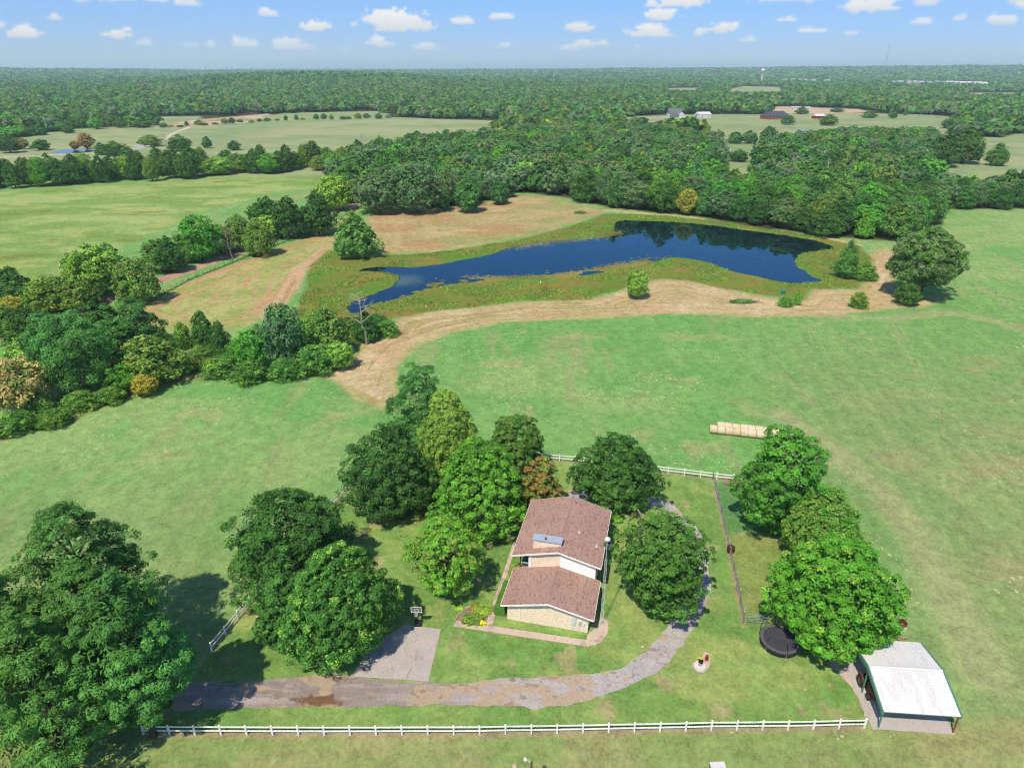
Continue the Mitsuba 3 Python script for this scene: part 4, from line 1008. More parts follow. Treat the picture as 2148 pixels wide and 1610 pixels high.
# porch beside the upper floor
porch = part(house, 'porch_floor', MB().box((.10, 5.98, 2.45), (1.33, 14.0, 2.62), HM), 'tan_wood')
part(house, 'porch_beam', MB().box((.08, 5.98, 2.30), (1.19, 6.06, 2.62), HM), 'white_paint')
for v in (6.05, 9.5, 13.9):
    part(porch, 'post', MB().box((.12, v, 2.62), (.24, v + .12, 4.75), HM), 'dark_metal')
part(porch, 'railing', MB().box((.24, 6.07, 3.42), (1.19, 6.12, 3.48), HM).box((.14, 6.2, 3.42), (.2, 13.9, 3.48), HM), 'pale_metal')
for i in range(8):
    part(porch, 'baluster', MB().box((.32 + i * .11, 6.08, 2.7), (.345 + i * .11, 6.11, 3.42), HM), 'dark_metal')
part(house, 'lower_wall', MB().box((.16, 6.10, 0), (1.33, 14.0, 2.44), HM), 'brick')
for v0 in (8.2, 11.0, 14.2):
    w = part(house, 'window', MB().box((9.30, v0, 2.9), (9.34, v0 + 1.3, 4.2), HM), 'white_paint')
    part(w, 'pane', MB().box((9.335, v0 + .08, 2.98), (9.35, v0 + 1.22, 4.12), HM), 'dark_glass')
d = part(house, 'side_door', MB().box((9.36, 2.4, .05), (9.40, 3.35, 2.1), HM), 'white_paint')
part(d, 'handle', MB().tube(HM([(9.40, 3.22, 1.02), (9.46, 3.22, 1.02)]), .03, 8), 'grey_metal')
bx = part(house, 'utility_box', MB().box((7.45, -.17, .95), (7.95, -.005, 2.0), HM), 'pale_metal')
part(bx, 'conduit', MB().tube(HM([(7.62, -.06, .02), (7.62, -.06, .95)]), .03, 6).tube(HM([(7.78, -.06, .02), (7.78, -.06, .95)]), .03, 6), 'pale_metal')
bx = part(house, 'utility_box', MB().box((8.25, -.15, 1.0), (8.62, -.005, 1.65), HM), 'pale_metal')
part(bx, 'meter_dial', MB().tube(HM([(8.43, -.15, 1.4), (8.43, -.27, 1.4)]), .11, 12), 'grey_metal')
part(bx, 'conduit', MB().tube(HM([(8.43, -.06, .02), (8.43, -.06, 1.0)]), .035, 6).tube(HM([(7.95, -.05, 1.1), (8.25, -.05, 1.1)]), .025, 6), 'pale_metal')
bx = part(house, 'utility_box', MB().box((8.78, -.12, .85), (8.98, -.005, 1.3), HM), 'pale_metal')
part(bx, 'conduit', MB().tube(HM([(8.88, -.06, .02), (8.88, -.06, .85)]), .025, 6), 'pale_metal')
part(house, 'downspout', MB().tube(HM([(1.5, -.05, .1), (1.5, -.05, 2.85)]), .045, 6), 'siding')
for i, v in enumerate((6.4, 7.3)):
    b = thing('porch_bench', ('green slatted bench on the house porch by the railing', 'second green slatted bench behind it on the house porch')[i], 'bench')
    for q in range(5):
        part(b, 'slat', MB().box((.42, v + q * .11, 3.02 + .01 * q), (1.25, v + q * .11 + .09, 3.05 + .01 * q), HM), 'porch_green')
    part(b, 'frame', MB().box((.44, v, 2.63), (.5, v + .5, 3.01), HM).box((1.17, v, 2.63), (1.23, v + .5, 3.01), HM), 'dark_metal')
    for q in range(3):
        part(b, 'back_slat', MB().box((.42, v + .56, 3.16 + q * .13), (1.25, v + .60, 3.26 + q * .13), HM), 'porch_green')

# walkway slabs, bed, hedge and shrubs by the house
def slab_run(a, b, c, d, n, key, z=.045):
    """n slabs between the edges a-b and d-c (world xy)."""
    a, b, c, d = (np.asarray(q[:2], float) for q in (a, b, c, d))
    for i in range(n):
        t0, t1 = (i + .012) / n, (i + .988) / n
        q = [a + (b - a) * t0, a + (b - a) * t1, d + (c - d) * t1, d + (c - d) * t0]
        part(key, 'slab', MB().hexa([[*p, -.02] for p in q] + [[*p, z] for p in q]), 'mat_path')


scene['walkway'] = mikit.ply(sheet(np.vstack([G(951, 1312)[:2], G(1236, 1356)[:2], G(1236, 1343)[:2], G(957, 1303)[:2]]), .014), 'mat_path')
tag('walkway', kind='structure'); _used['walkway'] = 1
slab_run(G(950, 1313), G(1236, 1356), G(1236, 1343), G(957, 1301), 10, 'walkway')
slab_run(G(1019, 1309), G(1077, 1137), G(1084, 1137), G(1033, 1311), 9, 'walkway')
solo('gravel_corner', sheet(chaikin(GP([(1233, 1328), (1229, 1347), (1240, 1355), (1262, 1346), (1277, 1322), (1273, 1298), (1262, 1293), (1248, 1318)])), .02, .06, .2), 'mat_path', kind='structure')
solo('flower_bed', sheet(chaikin(GP([(956, 1301), (965, 1288), (976, 1278), (991, 1270), (1010, 1267), (1026, 1272), (1024, 1290), (1018, 1309), (990, 1306)])), .03, .05, .2), 'mat_mulch', kind='structure')
edge = fit_curve(GP([(953, 1303), (963, 1288), (975, 1277), (991, 1269.5)]), 13)
ek = thing('flower_bed_edging', 'curved edging of pale bricks round the flower bed left of the house', 'edging')
for i in range(12):
    part(ek, 'brick', MB().beam([*edge[i], .07], [*(edge[i] + (edge[i + 1] - edge[i]) * .95), .07], .11, .14), 'mat_path')


def shrub(label, px, py, R, h, pal, pal2, seed, name='shrub', cat='shrub', x=None, y=None, leaves=1800, sx=1.0):
    if x is None:
        x, y = G(px, py)[:2]
    k = thing(name, label, cat)
    (v, f), uv, cl = crown(seed, 'bush', R, .02, h, 34, leaves // 34, .36 * R, .13, pal, pal2, .4, .3, .8, .22, .7)
    part(k, 'foliage', (v * [sx, 1, 1] + [x, y, 0], f), 'mat_leaf', uv=uv)
    part(k, 'stems', MB().tube([[x, y, 0], [x, y, h * .5]], .04, 5).tube([[x, y, 0], [x + R * .4, y, h * .5]], .03, 5).tube([[x, y, 0], [x - R * .4, y + R * .2, h * .5]], .03, 5), 'mat_bark')


shrub('large olive green shrub at the front of the flower bed', 990, 1302, .95, .85, 10, 1, 301, sx=1.5)
shrub('yellow flowering bush at the corner of the walkway', 1012, 1308, .42, .5, 11, 10, 302, name='flowering_bush', leaves=1200)
shrub('reddish green shrub at the back of the flower bed', 998, 1276, .7, .6, 10, 6, 303)
shrub('bright green spreading shrub at the back of the flower bed beside the path', 1015, 1281, 1.0, .6, 3, 10, 304, sx=1.2)
shrub('olive yellow shrub below the porch at the left corner of the house', 0, 0, .95, 2.3, 10, 3, 305, x=HM([(-.55, 7.4, 0)])[0][0], y=HM([(-.55, 7.4, 0)])[0][1], leaves=3000)
shrub('bright lime green bush at the right rear corner of the house', 1295, 1092, .9, 1.3, 2, 3, 306)
shrub('pale yellow green low plants at the foot of the small tree left of the house', 962, 1276, .5, .35, 3, 10, 307, sx=1.4)
hk = thing('hedge', 'clipped dark green hedge along the left wall of the garage', 'hedge')
rng = np.random.default_rng(12)
n = 9000
pp = np.stack([rng.uniform(-1.62, -.42, n), rng.uniform(.35, 5.3, n), rng.uniform(.05, .95, n)], -1)
ax = rng.integers(0, 5, n)
nn = np.zeros((n, 3))
for i, (a, val, s) in enumerate(((0, -1.62, -1), (0, -.42, 1), (1, .35, -1), (2, .95, 1), (2, .95, 1))):
    mk = ax == i
    pp[mk, a] = val + rng.normal(0, .05, mk.sum())
    nn[mk, a] = s
pw = HM(pp)
nw = np.column_stack([HC * nn[:, 0] - HS * nn[:, 1], HS * nn[:, 0] + HC * nn[:, 1], nn[:, 2]]) + rng.normal(0, .4, (n, 3))
nw /= np.linalg.norm(nw, axis=1, keepdims=True)
a = np.cross(nw, rng.standard_normal(nw.shape)); a /= np.linalg.norm(a, axis=1, keepdims=True)
b = np.cross(nw, a); s = rng.uniform(.06, .12, (n, 1))
hv = np.stack([pw - a * s, pw + b * s * .7, pw + a * s, pw - b * s * .7], 1).reshape(-1, 3)
hi = np.arange(n)[:, None] * 4
part(hk, 'foliage', (hv, np.vstack([hi + [0, 1, 2], hi + [0, 2, 3]])), 'mat_leaf', uv=np.repeat(np.column_stack([np.full(n, 1.5 / 12), np.clip(.45 + .1 * rng.standard_normal(n), .2, .8)]), 4, 0))
part(hk, 'stems', MB().box((-1.4, .6, 0), (-.65, 5.05, .8), HM), 'mat_bark')
k = thing('air_conditioner', 'pale air conditioning unit against the right rear wall of the house', 'air conditioner')
o = HM([(10.0, 15.6, 0)])[0]
part(k, 'cabinet', MB().box((o[0] - .42, o[1] - .42, .08), (o[0] + .42, o[1] + .42, .92)), 'pale_metal')
part(k, 'fan_grille', MB().tube([[o[0], o[1], .92], [o[0], o[1], .97]], .32, 16), 'dark_metal')
part(k, 'pad', MB().box((o[0] - .55, o[1] - .55, 0), (o[0] + .55, o[1] + .55, .079)), 'concrete')

# antenna mast beside the garage
k = thing('antenna_mast', 'tall slender lattice antenna mast with a white dish beside the garage', 'antenna')
ax0 = np.array([10.25, 59.6])
legs = [(0, .17), (-.15, -.09), (.15, -.09)]
for dx, dy in legs:
    part(k, 'leg', MB().tube([[ax0[0] + dx, ax0[1] + dy, 0], [ax0[0] + dx * .75, ax0[1] + dy * .75, 9.4]], .022, 6), 'pale_metal')
m = MB()
for i in range(24):
    z0, z1 = i * .39, (i + 1) * .39
    a, b = legs[i % 3], legs[(i + 1) % 3]
    m.tube([[ax0[0] + a[0] * .95, ax0[1] + a[1] * .95, z0], [ax0[0] + b[0] * .95, ax0[1] + b[1] * .95, z1]], .012, 4, False)
    m.tube([[ax0[0] + b[0] * .95, ax0[1] + b[1] * .95, z1], [ax0[0] + a[0] * .95, ax0[1] + a[1] * .95, z1]], .012, 4, False)
part(k, 'lattice', m, 'pale_metal')
part(k, 'mast_tube', MB().tube([[ax0[0], ax0[1], 9.2], [ax0[0], ax0[1], 12.0]], .035, 8), 'pale_metal')
dm = trimesh.creation.icosphere(2, .34)
dm.apply_scale([1, .75, .9]); dm.apply_translation([ax0[0], ax0[1] - .1, 12.15])
part(k, 'dish', dm, 'white_metal', smooth=True)

# ------------------------------------------------------------------ fences
def rail_fence(label, line, spacing, rails=(.52, 1.04), post=(.14, 1.26), name='rail_fence', rail=(.05, .16), mats=('white_paint', 'white_paint'), wob=.0):
    k = thing(name, label, 'fence')
    L = np.concatenate([[0], np.cumsum(np.linalg.norm(np.diff(line, axis=0), axis=1))])
    n = max(2, int(round(L[-1] / spacing)) + 1)
    p = fit_curve(line, n)
    rng = np.random.default_rng(n)
    dz = rng.normal(0, wob, n)
    for i, q in enumerate(p):
        t = p[min(i + 1, n - 1)] - p[max(i - 1, 0)]
        t = t / np.linalg.norm(t) * post[0] / 2
        s = np.array([-t[1], t[0]])
        c = [q - t - s, q + t - s, q + t + s, q - t + s]
        h = post[1] + dz[i]
        m = MB().hexa([[*v, -.05] for v in c] + [[*v, h] for v in c])
        cc = [q + (v - q) * 1.18 for v in c]
        m.add([[*v, h] for v in cc] + [[*q, h + .09]], [[0, 1, 4], [1, 2, 4], [2, 3, 4], [3, 0, 4], [0, 2, 1], [0, 3, 2]])
        part(k, 'post', m, mats[0])
    for i in range(n - 1):
        t = (p[i + 1] - p[i]) / np.linalg.norm(p[i + 1] - p[i]) * post[0] * .5
        for z in rails:
            part(k, 'rail', MB().beam([*(p[i] + t), z + dz[i] * .7], [*(p[i + 1] - t), z + dz[i + 1] * .7], *rail), mats[1])
    return k


rail_fence('long white two-rail fence across the front lawn along the bottom of the view', FENCE_FRONT, 2.44, wob=.025)
rail_fence('white two-rail fence running diagonally from the pines up behind the oaks on the left', FENCE_SIDE, 2.44, wob=.025)
rail_fence('white two-rail fence along the back of the yard behind the house', FENCE_BACK, 2.46, wob=.02)
wf = rail_fence('weathered wire fence with grey posts along the left side of the pen', FENCE_WIRE, 3.0, rails=(1.15,), post=(.12, 1.35), name='wire_fence', rail=(.045, .06), mats=('weathered', 'weathered'), wob=.05)
p = fit_curve(FENCE_WIRE, 60)
for z in (.15, .35, .55, .75, .95):
    part(wf, 'wire', MB().tube(np.column_stack([p, np.full(len(p), z)]), .009, 4), 'grey_metal')
m = MB()
for q in fit_curve(FENCE_WIRE, 80):
    m.box((q[0] - .005, q[1] - .005, .05), (q[0] + .005, q[1] + .005, 1.1))
wm = part(wf, 'wire_mesh', m, 'grey_metal')
labels[wm] = {'kind': 'stuff'}
for i, (px, py) in enumerate(((1501, 1024), (1523, 1125), (1528, 1140), (1545, 1214), (1551, 1239), (1561, 1276))):
    q = G(px, py + 12)
    part(wf, 'marker_post', MB().tube([[q[0], q[1], 0], [q[0], q[1], 1.35]], .03, 6), 'white_metal')
a, b = G(1565, 1306)[:2], G(1609, 1309)[:2]
gk = thing('livestock_gate', 'grey green tubular livestock gate at the corner of the pen', 'gate')
mid_ = (a + b) / 2
for s, e in ((a, mid_ - [.04, 0]), (mid_ + [.04, 0], b)):
    for z in (.25, .45, .65, .87, 1.1, 1.32):
        part(gk, 'bar', MB().tube([[*s, z], [*e, z]], .028, 8), 'green_pipe' if 'green_pipe' in scene else mat('green_pipe', C(150, 176, 166), .5))
    for q in (s, e):
        part(gk, 'upright', MB().tube([[*q, .1], [*q, 1.36]], .03, 8), 'green_pipe')

# ------------------------------------------------------------------ hay bales
d0, d1 = G(1500, 912)[:2], G(1600, 923)[:2]
t = (d1 - d0) / np.linalg.norm(d1 - d0)
s = np.array([-t[1], t[0]])
ORD = ['first', 'second', 'third', 'fourth', 'fifth', 'sixth', 'seventh', 'eighth', 'ninth']
for row in (0, 1):
    for i in range(9):
        r2 = np.random.default_rng(i + row * 20)
        c = d0 + t * ((i + row) * 1.29 - .35) + s * (row * 1.50 + .72 + r2.normal(0, .03))
        R, L = .75 + r2.normal(0, .012), 1.25
        prof = [(-L / 2, .55), (-L / 2, .90), (-L / 2 + .05, .985), (-L / 4, 1.0), (0, 1.004), (L / 4, 1.0), (L / 2 - .05, .985), (L / 2, .90), (L / 2, .55)]
        ang = np.linspace(0, 2 * np.pi, 33)[:-1]
        v, n = [], 32
        for x_, q in prof:
            v += [[*(c + t * x_ + s * R * q * math.cos(w)), max(R * .97 + R * q * math.sin(w), .01)] for w in ang]
        m = MB().add(v, [[i2 * n + j, i2 * n + (j + 1) % n, (i2 + 1) * n + (j + 1) % n, (i2 + 1) * n + j] for i2 in range(len(prof) - 1) for j in range(n)])
        for base, x_ in ((0, -L / 2), ((len(prof) - 1) * n, L / 2)):
            m.add(v[base:base + n] + [[*(c + t * x_), R * .97]], [[j, (j + 1) % n, n] for j in range(n)])
        solo('hay_bale', m, 'hay', f'round hay bale, {ORD[i]} from the left in the {("front", "back")[row]} row of bales', 'hay bale', 'hay bales lined up in the field', smooth=35)

# ------------------------------------------------------------------ carport with slab, tractor
CO, CR = np.array([35.444, 46.075]), -.079


def CM(p):
    p = np.atleast_2d(np.asarray(p, float))
    c, s = math.cos(CR), math.sin(CR)
    return np.column_stack([CO[0] + c * p[:, 0] - s * p[:, 1], CO[1] + s * p[:, 0] + c * p[:, 1], p[:, 2]])


solo('carport_slab', MB().box((-.55, -.12, -.1), (7.1, 8.6, .05), CM), 'concrete', kind='structure')
ck = thing('carport', 'open metal carport with a white ribbed roof and green trim beyond the white fence', 'carport')
W, YR, YB, ZE, ZR, ZB = 7.05, 4.21, 8.49, 2.45, 3.69, 2.95
for u in (.06, W - .06):
    for v, z in ((.06, ZE), (4.2, ZR), (8.4, ZB)):
        part(ck, 'post', MB().box((u - .06, v - .06, .05), (u + .06, v + .06, z - .16), CM), 'green_steel' if u < 1 else 'rust_steel')
for u in (-.10, W + .10):
    for va, za, vb, zb_ in ((-.05, ZE, YR, ZR), (YR, ZR, YB, ZB)):
        a = CM([(u - .07, va, za - .42), (u + .07, va, za - .42), (u + .07, vb, zb_ - .42), (u - .07, vb, zb_ - .42), (u - .07, va, za + .05), (u + .07, va, za + .05), (u + .07, vb, zb_ + .05), (u - .07, vb, zb_ + .05)])
        part(ck, 'gable_trim', MB().hexa(a), 'green_steel')
part(ck, 'eave_trim', MB().box((.06, -.12, ZE - .17), (W - .06, -.05, ZE - .03), CM), 'green_steel')
part(ck, 'eave_trim', MB().box((.06, YB, ZB - .17), (W - .06, YB + .07, ZB - .03), CM), 'green_steel')
for v, z in ((.06, ZE), (YR, ZR), (8.4, ZB)):
    part(ck, 'purlin', MB().box((.13, v - .05, z - .17), (W - .13, v + .05, z - .05), CM), 'grey_metal')
npan = 8
for side, (va, za, vb, zb_) in enumerate(((-.14, ZE - .03, YR, ZR), (YR, ZR, YB + .1, ZB - .02))):
    for i in range(npan):
        ua, ub = i * W / npan - .0, (i + 1) * W / npan - .006
        us, zs = [], []
        for q in range(4):
            w = (ub - ua) / 4
            us += [ua + q * w, ua + q * w + .02, ua + q * w + .05, ua + q * w + .07]
            zs += [0, .03, .03, 0]
        us.append(ub); zs.append(0)
        lift = .006 * (i % 2)
        top = [(u, va, za + z + lift) for u, z in zip(us, zs)] + [(u, vb, zb_ + z + lift) for u, z in zip(us, zs)]
        nq = len(us)
        m = MB().add(CM(top), [[j, j + 1, nq + j + 1, nq + j] for j in range(nq - 1)])
        m.add(CM([(u, v, z - .025) for u, v, z in top]), [[j, nq + j, nq + j + 1, j + 1] for j in range(nq - 1)])
        m.add(CM([*top[:nq], *[(u, v, z - .025) for u, v, z in top[:nq]]]), [[j, nq + j, nq + j + 1, j + 1] for j in range(nq - 1)])
        part(ck, 'roof_panel', m, 'roof_sheet')
part(ck, 'ridge_cap', MB().add(CM([(-.02, YR - .2, ZR - .02), (W + .02, YR - .2, ZR - .02), (W + .02, YR, ZR + .055), (-.02, YR, ZR + .055), (W + .02, YR + .2, ZR + .0), (-.02, YR + .2, ZR + .0)]), [[0, 1, 2, 3], [3, 2, 4, 5]]), 'white_metal')
tk = thing('tractor', 'small old tractor with a red nose parked under the left edge of the carport', 'tractor')


def wheel(key, u, v, r, w, name='wheel'):
    k2 = part(key, name, MB().tube(CM([(u - w / 2, v, r + .05), (u + w / 2, v, r + .05)]), r, 20), 'black_rubber', smooth=40)
    part(k2, 'rim', MB().tube(CM([(u - w / 2 - .01, v, r + .05), (u + w / 2 + .01, v, r + .05)]), r * .5, 14), 'dark_metal')


for u in (.15, 1.25):
    wheel(tk, u, 5.1, .62, .3)
    wheel(tk, u + (.08 if u < .7 else -.08), 3.35, .36, .18)
part(tk, 'hood', trimesh.Trimesh(*[np.asarray(q) for q in (lambda m: (CM(m.vertices), m.faces))(trimesh.creation.box([.55, 1.5, .55], transform=trimesh.transformations.translation_matrix([.7, 3.75, .98])))], process=False), 'orange_paint')
part(tk, 'grille', MB().box((.48, 2.95, .72), (.92, 2.998, 1.22), CM), 'rust_red')
part(tk, 'chassis', MB().box((.5, 3.1, .45), (.9, 5.5, .70), CM), 'dark_metal')
part(tk, 'seat', MB().box((.48, 5.0, 1.0), (.92, 5.4, 1.1), CM).box((.48, 5.35, 1.1), (.92, 5.42, 1.45), CM), 'black_rubber')
part(tk, 'steering_wheel', MB().tube(CM([(.7 + .2 * math.cos(w), 4.7 + .1 * math.sin(w), 1.45 + .17 * math.sin(w)) for w in np.linspace(0, 6.28, 13)]), .02, 5).tube(CM([(.7, 4.45, 1.15), (.7, 4.7, 1.45)]), .02, 5), 'dark_metal')
for u in (.15, 1.25):
    part(tk, 'fender', MB().tube(CM([(u, 5.1 + .7 * math.cos(w), .67 + .7 * math.sin(w)) for w in np.linspace(.3, 2.6, 8)]), .09, 6), 'orange_paint')
part(tk, 'exhaust', MB().tube(CM([(.85, 3.6, 1.2), (.85, 3.6, 1.75)]), .03, 6), 'dark_metal')

# ------------------------------------------------------------------ things in the yard
k = thing('trampoline', 'round black trampoline with bent enclosure poles under the large tree', 'trampoline')
tx, ty = G(1634, 1352)[:2]
R0 = 2.1
cir = lambda r, z, n=40, a0=0, a1=2 * np.pi: np.array([[tx + r * math.cos(w), ty + r * math.sin(w), z] for w in np.linspace(a0, a1, n)])
part(k, 'frame_ring', MB().tube(cir(R0, .85), .035, 8, False), 'dark_metal', smooth=True)
part(k, 'jumping_mat', MB().tube([[tx, ty, .80], [tx, ty, .815]], R0 - .32, 48), 'trampoline_mat')
ring_in, ring_out = cir(R0 - .30, .87, 48), cir(R0 + .03, .875, 48)
for i in range(8):
    a, b = i * 6, i * 6 + 6
    if b > 47: b = 47
    q = np.vstack([ring_in[a:b + 1], ring_out[a:b + 1]])
    nq = b - a + 1
    low = q - [0, 0, .05]
    part(k, 'safety_pad', MB().add(q, [[j, nq + j, nq + j + 1, j + 1] for j in range(nq - 1)]).add(np.vstack([q[nq:], low[nq:]]), [[j, nq + j, nq + j + 1, j + 1] for j in range(nq - 1)]), 'trampoline_pad')
sk = cir(R0 + .02, .80, 49)
part(k, 'skirt', MB().add(np.vstack([sk, sk - [0, 0, .42]]), [[j, 49 + j, 50 + j, j + 1] for j in range(48)]), 'black_rubber')
for i in range(6):
    w = i * math.pi / 3 + .5
    c_, s_ = math.cos(w), math.sin(w)
    part(k, 'leg', MB().tube([[tx + R0 * c_, ty + R0 * s_, .0], [tx + R0 * c_, ty + R0 * s_, .85]], .03, 6), 'pale_metal')
    zz = np.linspace(.5, 2.7, 8)
    bend = np.where(zz > 1.6, (zz - 1.6) ** 2 * .28, 0)
    part(k, 'enclosure_pole', MB().tube([[tx + (R0 + .1 - q) * c_, ty + (R0 + .1 - q) * s_, z] for q, z in zip(bend, zz)], .045, 6), 'dark_metal', smooth=True)
part(k, 'top_hoop', MB().tube(cir(R0 - .22, 2.7, 41), .02, 6, False), 'dark_metal', smooth=True)
k = thing('basketball_hoop', 'portable basketball hoop at the far edge of the parking pad', 'basketball hoop')
bx_, by_ = G(876, 1318)[:2]
part(k, 'base', MB().box((bx_ - .4, by_ + .3, .0), (bx_ + .4, by_ + 1.2, .22)), 'black_rubber')
part(k, 'pole', MB().tube([[bx_, by_ + .9, .2], [bx_, by_ + .45, 2.3], [bx_ - .05, by_ + .25, 2.55]], .05, 8), 'dark_metal')
bb = part(k, 'backboard', MB().box((bx_ - .62, by_ + .10, 2.30), (bx_ + .58, by_ + .13, 3.12)), 'grey_glass' if 'grey_glass' in scene else mat('grey_glass', (.10, .12, .15), .15, spec=.5))
m = MB()
for a, b, c_, d_ in ((-.62, .58, 2.30, 2.36), (-.62, .58, 3.06, 3.12), (-.62, -.56, 2.36, 3.06), (.52, .58, 2.36, 3.06), (-.27, .23, 2.42, 2.46), (-.27, .23, 2.76, 2.80), (-.27, -.23, 2.46, 2.76), (.19, .23, 2.46, 2.76)):
    m.box((bx_ + a, by_ + .085, c_), (bx_ + b, by_ + .1, d_))
part(bb, 'border_lines', m, 'white_paint')
part(k, 'rim', MB().tube([[bx_ - .02 + .23 * math.cos(w), by_ - .17 + .23 * math.sin(w), 2.42] for w in np.linspace(0, 6.283, 17)], .018, 6, False).tube([[bx_ - .02, by_ + .09, 2.42], [bx_ - .02, by_ + .05, 2.42]], .03, 6), 'orange_paint')
m = MB()
for i in range(12):
    w0, w1 = i * math.pi / 6, i * math.pi / 6 + .5
    for e in (.5, -.5):
        m.tube([[bx_ - .02 + .23 * math.cos(w0), by_ - .17 + .23 * math.sin(w0), 2.41], [bx_ - .02 + .12 * math.cos(w0 + e), by_ - .17 + .12 * math.sin(w0 + e), 2.02]], .009, 4, False)
part(k, 'net', m, 'white_paint')
part(k, 'brace', MB().tube([[bx_, by_ + .95, .9], [bx_, by_ + .2, 2.5]], .03, 6), 'dark_metal')
k = thing('wellhead', 'grey pump on a round white concrete well cap in the front lawn', 'well')
wx, wy = G(1468, 1398)[:2]
part(k, 'concrete_cap', MB().tube([[wx, wy, .0], [wx, wy, .20]], .64, 28), mat('cap_white', C(236, 230, 222)), smooth=40)
part(k, 'footing', MB().tube([[wx, wy, .0], [wx, wy, .06]], .78, 28), 'concrete', smooth=40)
part(k, 'pump_body', MB().tube([[wx + .03, wy + .08, .20], [wx + .03, wy + .08, .62]], [.20, .23], 18), 'grey_metal', smooth=40)
part(k, 'pump_cap', MB().tube([[wx + .03, wy + .08, .62], [wx + .03, wy + .08, .70]], .24, 18), 'black_rubber', smooth=40)
part(k, 'pressure_switch', MB().box((wx - .16, wy + .12, .70), (wx - .02, wy + .26, .86)).box((wx + .12, wy + .05, .68), (wx + .3, wy + .2, .84)), 'black_rubber')
solo('bare_patch', sheet(chaikin(GP([(1474, 1403), (1487, 1402), (1490, 1388), (1489, 1370), (1480, 1366), (1472, 1378)])), .008, .15, .2), 'mat_path', kind='structure')
solo('bare_patch', sheet(chaikin(GP([(1728, 1372), (1790, 1372), (1803, 1410), (1816, 1462), (1832, 1508), (1822, 1510), (1800, 1456), (1776, 1420), (1745, 1398)])), .009, .5, .3, 5, 1.2), 'mat_path', kind='structure')
k = thing('red_hydrant', 'small red hydrant standing on the bare patch behind the well', 'hydrant')
hx, hy = G(1482, 1383)[:2]
part(k, 'barrel', MB().tube([[hx, hy, 0], [hx, hy, .1], [hx, hy, .12], [hx, hy, .55], [hx, hy, .62], [hx, hy, .74]], [.17, .17, .12, .12, .15, .05], 14), 'red_paint', smooth=40)
part(k, 'nozzle', MB().tube([[hx - .2, hy, .42], [hx + .2, hy, .42]], .06, 10), 'red_paint')
k = thing('flower_pot', 'red pot with yellow flowers just behind the well cap', 'flower pot')
fx, fy = G(1468.5, 1387)[:2]
part(k, 'pot', MB().tube([[fx, fy, 0], [fx, fy, .3]], [.13, .19], 14), 'rust_red', smooth=40)
(v, f), uv, _ = crown(44, 'bush', .3, .25, .62, 14, 22, .13, .09, 11, 6, .4)
part(k, 'flowers', (v + [fx, fy, 0], f), 'mat_leaf', uv=uv)
k = thing('smoker_box', 'small brick red box with a pitched lid on a white block in the right field', 'barbecue')
sx_, sy_ = G(1891, 1318)[:2]
part(k, 'block', MB().box((sx_ - .36, sy_ - .3, 0), (sx_ + .36, sy_ + .35, .42)), 'cap_white')
part(k, 'box', MB().box((sx_ - .30, sy_ - .24, .42), (sx_ + .34, sy_ + .32, .95)), 'rust_red')
part(k, 'lid', MB().add([[sx_ - .36, sy_ - .3, .95], [sx_ + .40, sy_ - .3, .95], [sx_ + .40, sy_ + .38, .95], [sx_ - .36, sy_ + .38, .95], [sx_ + .02, sy_ - .3, 1.2], [sx_ + .02, sy_ + .38, 1.2]], [[0, 1, 4], [2, 3, 5], [0, 4, 5], [0, 5, 3], [1, 2, 5], [1, 5, 4], [0, 3, 2], [0, 2, 1]]), mat('dark_red', C(104, 40, 34), .6))
k = thing('feed_barrel', 'dark brown round feed tub standing by the wire fence in the pen', 'tub')
qx, qy = G(1532, 1157)[:2]
part(k, 'tub', MB().tube([[qx, qy, 0], [qx, qy, .85], [qx, qy, .85], [qx, qy, .6]], [.46, .52, .46, .4], 20, False), 'barrel_brown', smooth=40)
part(k, 'lid', MB().tube([[qx, qy, .62], [qx, qy, .66]], .42, 20), 'barrel_brown')
k = thing('swing_frame', 'wooden swing frame half hidden by the olive tree right of the house', 'swing')
a, b = G(1334, 1063, 2.3), G(1353, 1090, 2.3)
part(k, 'top_beam', MB().beam(a, b, .12, .12), 'tan_wood')
t = (b - a)[:2] / np.linalg.norm((b - a)[:2]); s = np.array([-t[1], t[0]])
for e in (a, b):
    for sg_ in (-1, 1):
        part(k, 'leg', MB().beam([*(e[:2] + s * sg_ * .1), 2.22], [*(e[:2] + s * sg_ * .95), 0], .10, .10), 'weathered')
for q in (.35, .65):
    c = a + (b - a) * q
    part(k, 'swing_seat', MB().beam([*(c[:2] - t * .25), .5], [*(c[:2] + t * .25), .5], .18, .03), 'black_rubber')
    part(k, 'chain', MB().tube([[*(c[:2] - t * .22), .5], [*(c[:2] - t * .22), 2.25]], .01, 4).tube([[*(c[:2] + t * .22), .5], [*(c[:2] + t * .22), 2.25]], .01, 4), 'grey_metal')
for i, (x0, y0, x1, y1, r, lb) in enumerate(((585, 1349, 622, 1346, .16, 'thick pale log lying on the grass left of the parking pad'), (590, 1356, 606, 1354, .10, 'short thin log in front of the thick pale log'))):
    a, b = G(x0, y0), G(x1, y1)
    solo('log', MB().tube([[*a[:2], r], [*((a + b) / 2)[:2], r * 1.03], [*b[:2], r]], r, 12), 'tan_wood', lb, 'log', smooth=40)
k = thing('raised_bed', 'raised timber bed along the inside of the back fence in the pen', 'raised bed')
a, b, c_, d_ = G(1518, 1016)[:2], G(1556, 1021)[:2], G(1556, 1010)[:2], G(1519, 1006)[:2]
for p0, p1 in ((a, b), (b, c_), (c_, d_), (d_, a)):
    part(k, 'board', MB().beam([*p0, .14], [*p1, .14], .06, .28), 'weathered')
part(k, 'soil', MB().hexa([[*q, .0] for q in (a, b, c_, d_)] + [[*q, .2] for q in (a, b, c_, d_)]), 'mat_mulch')


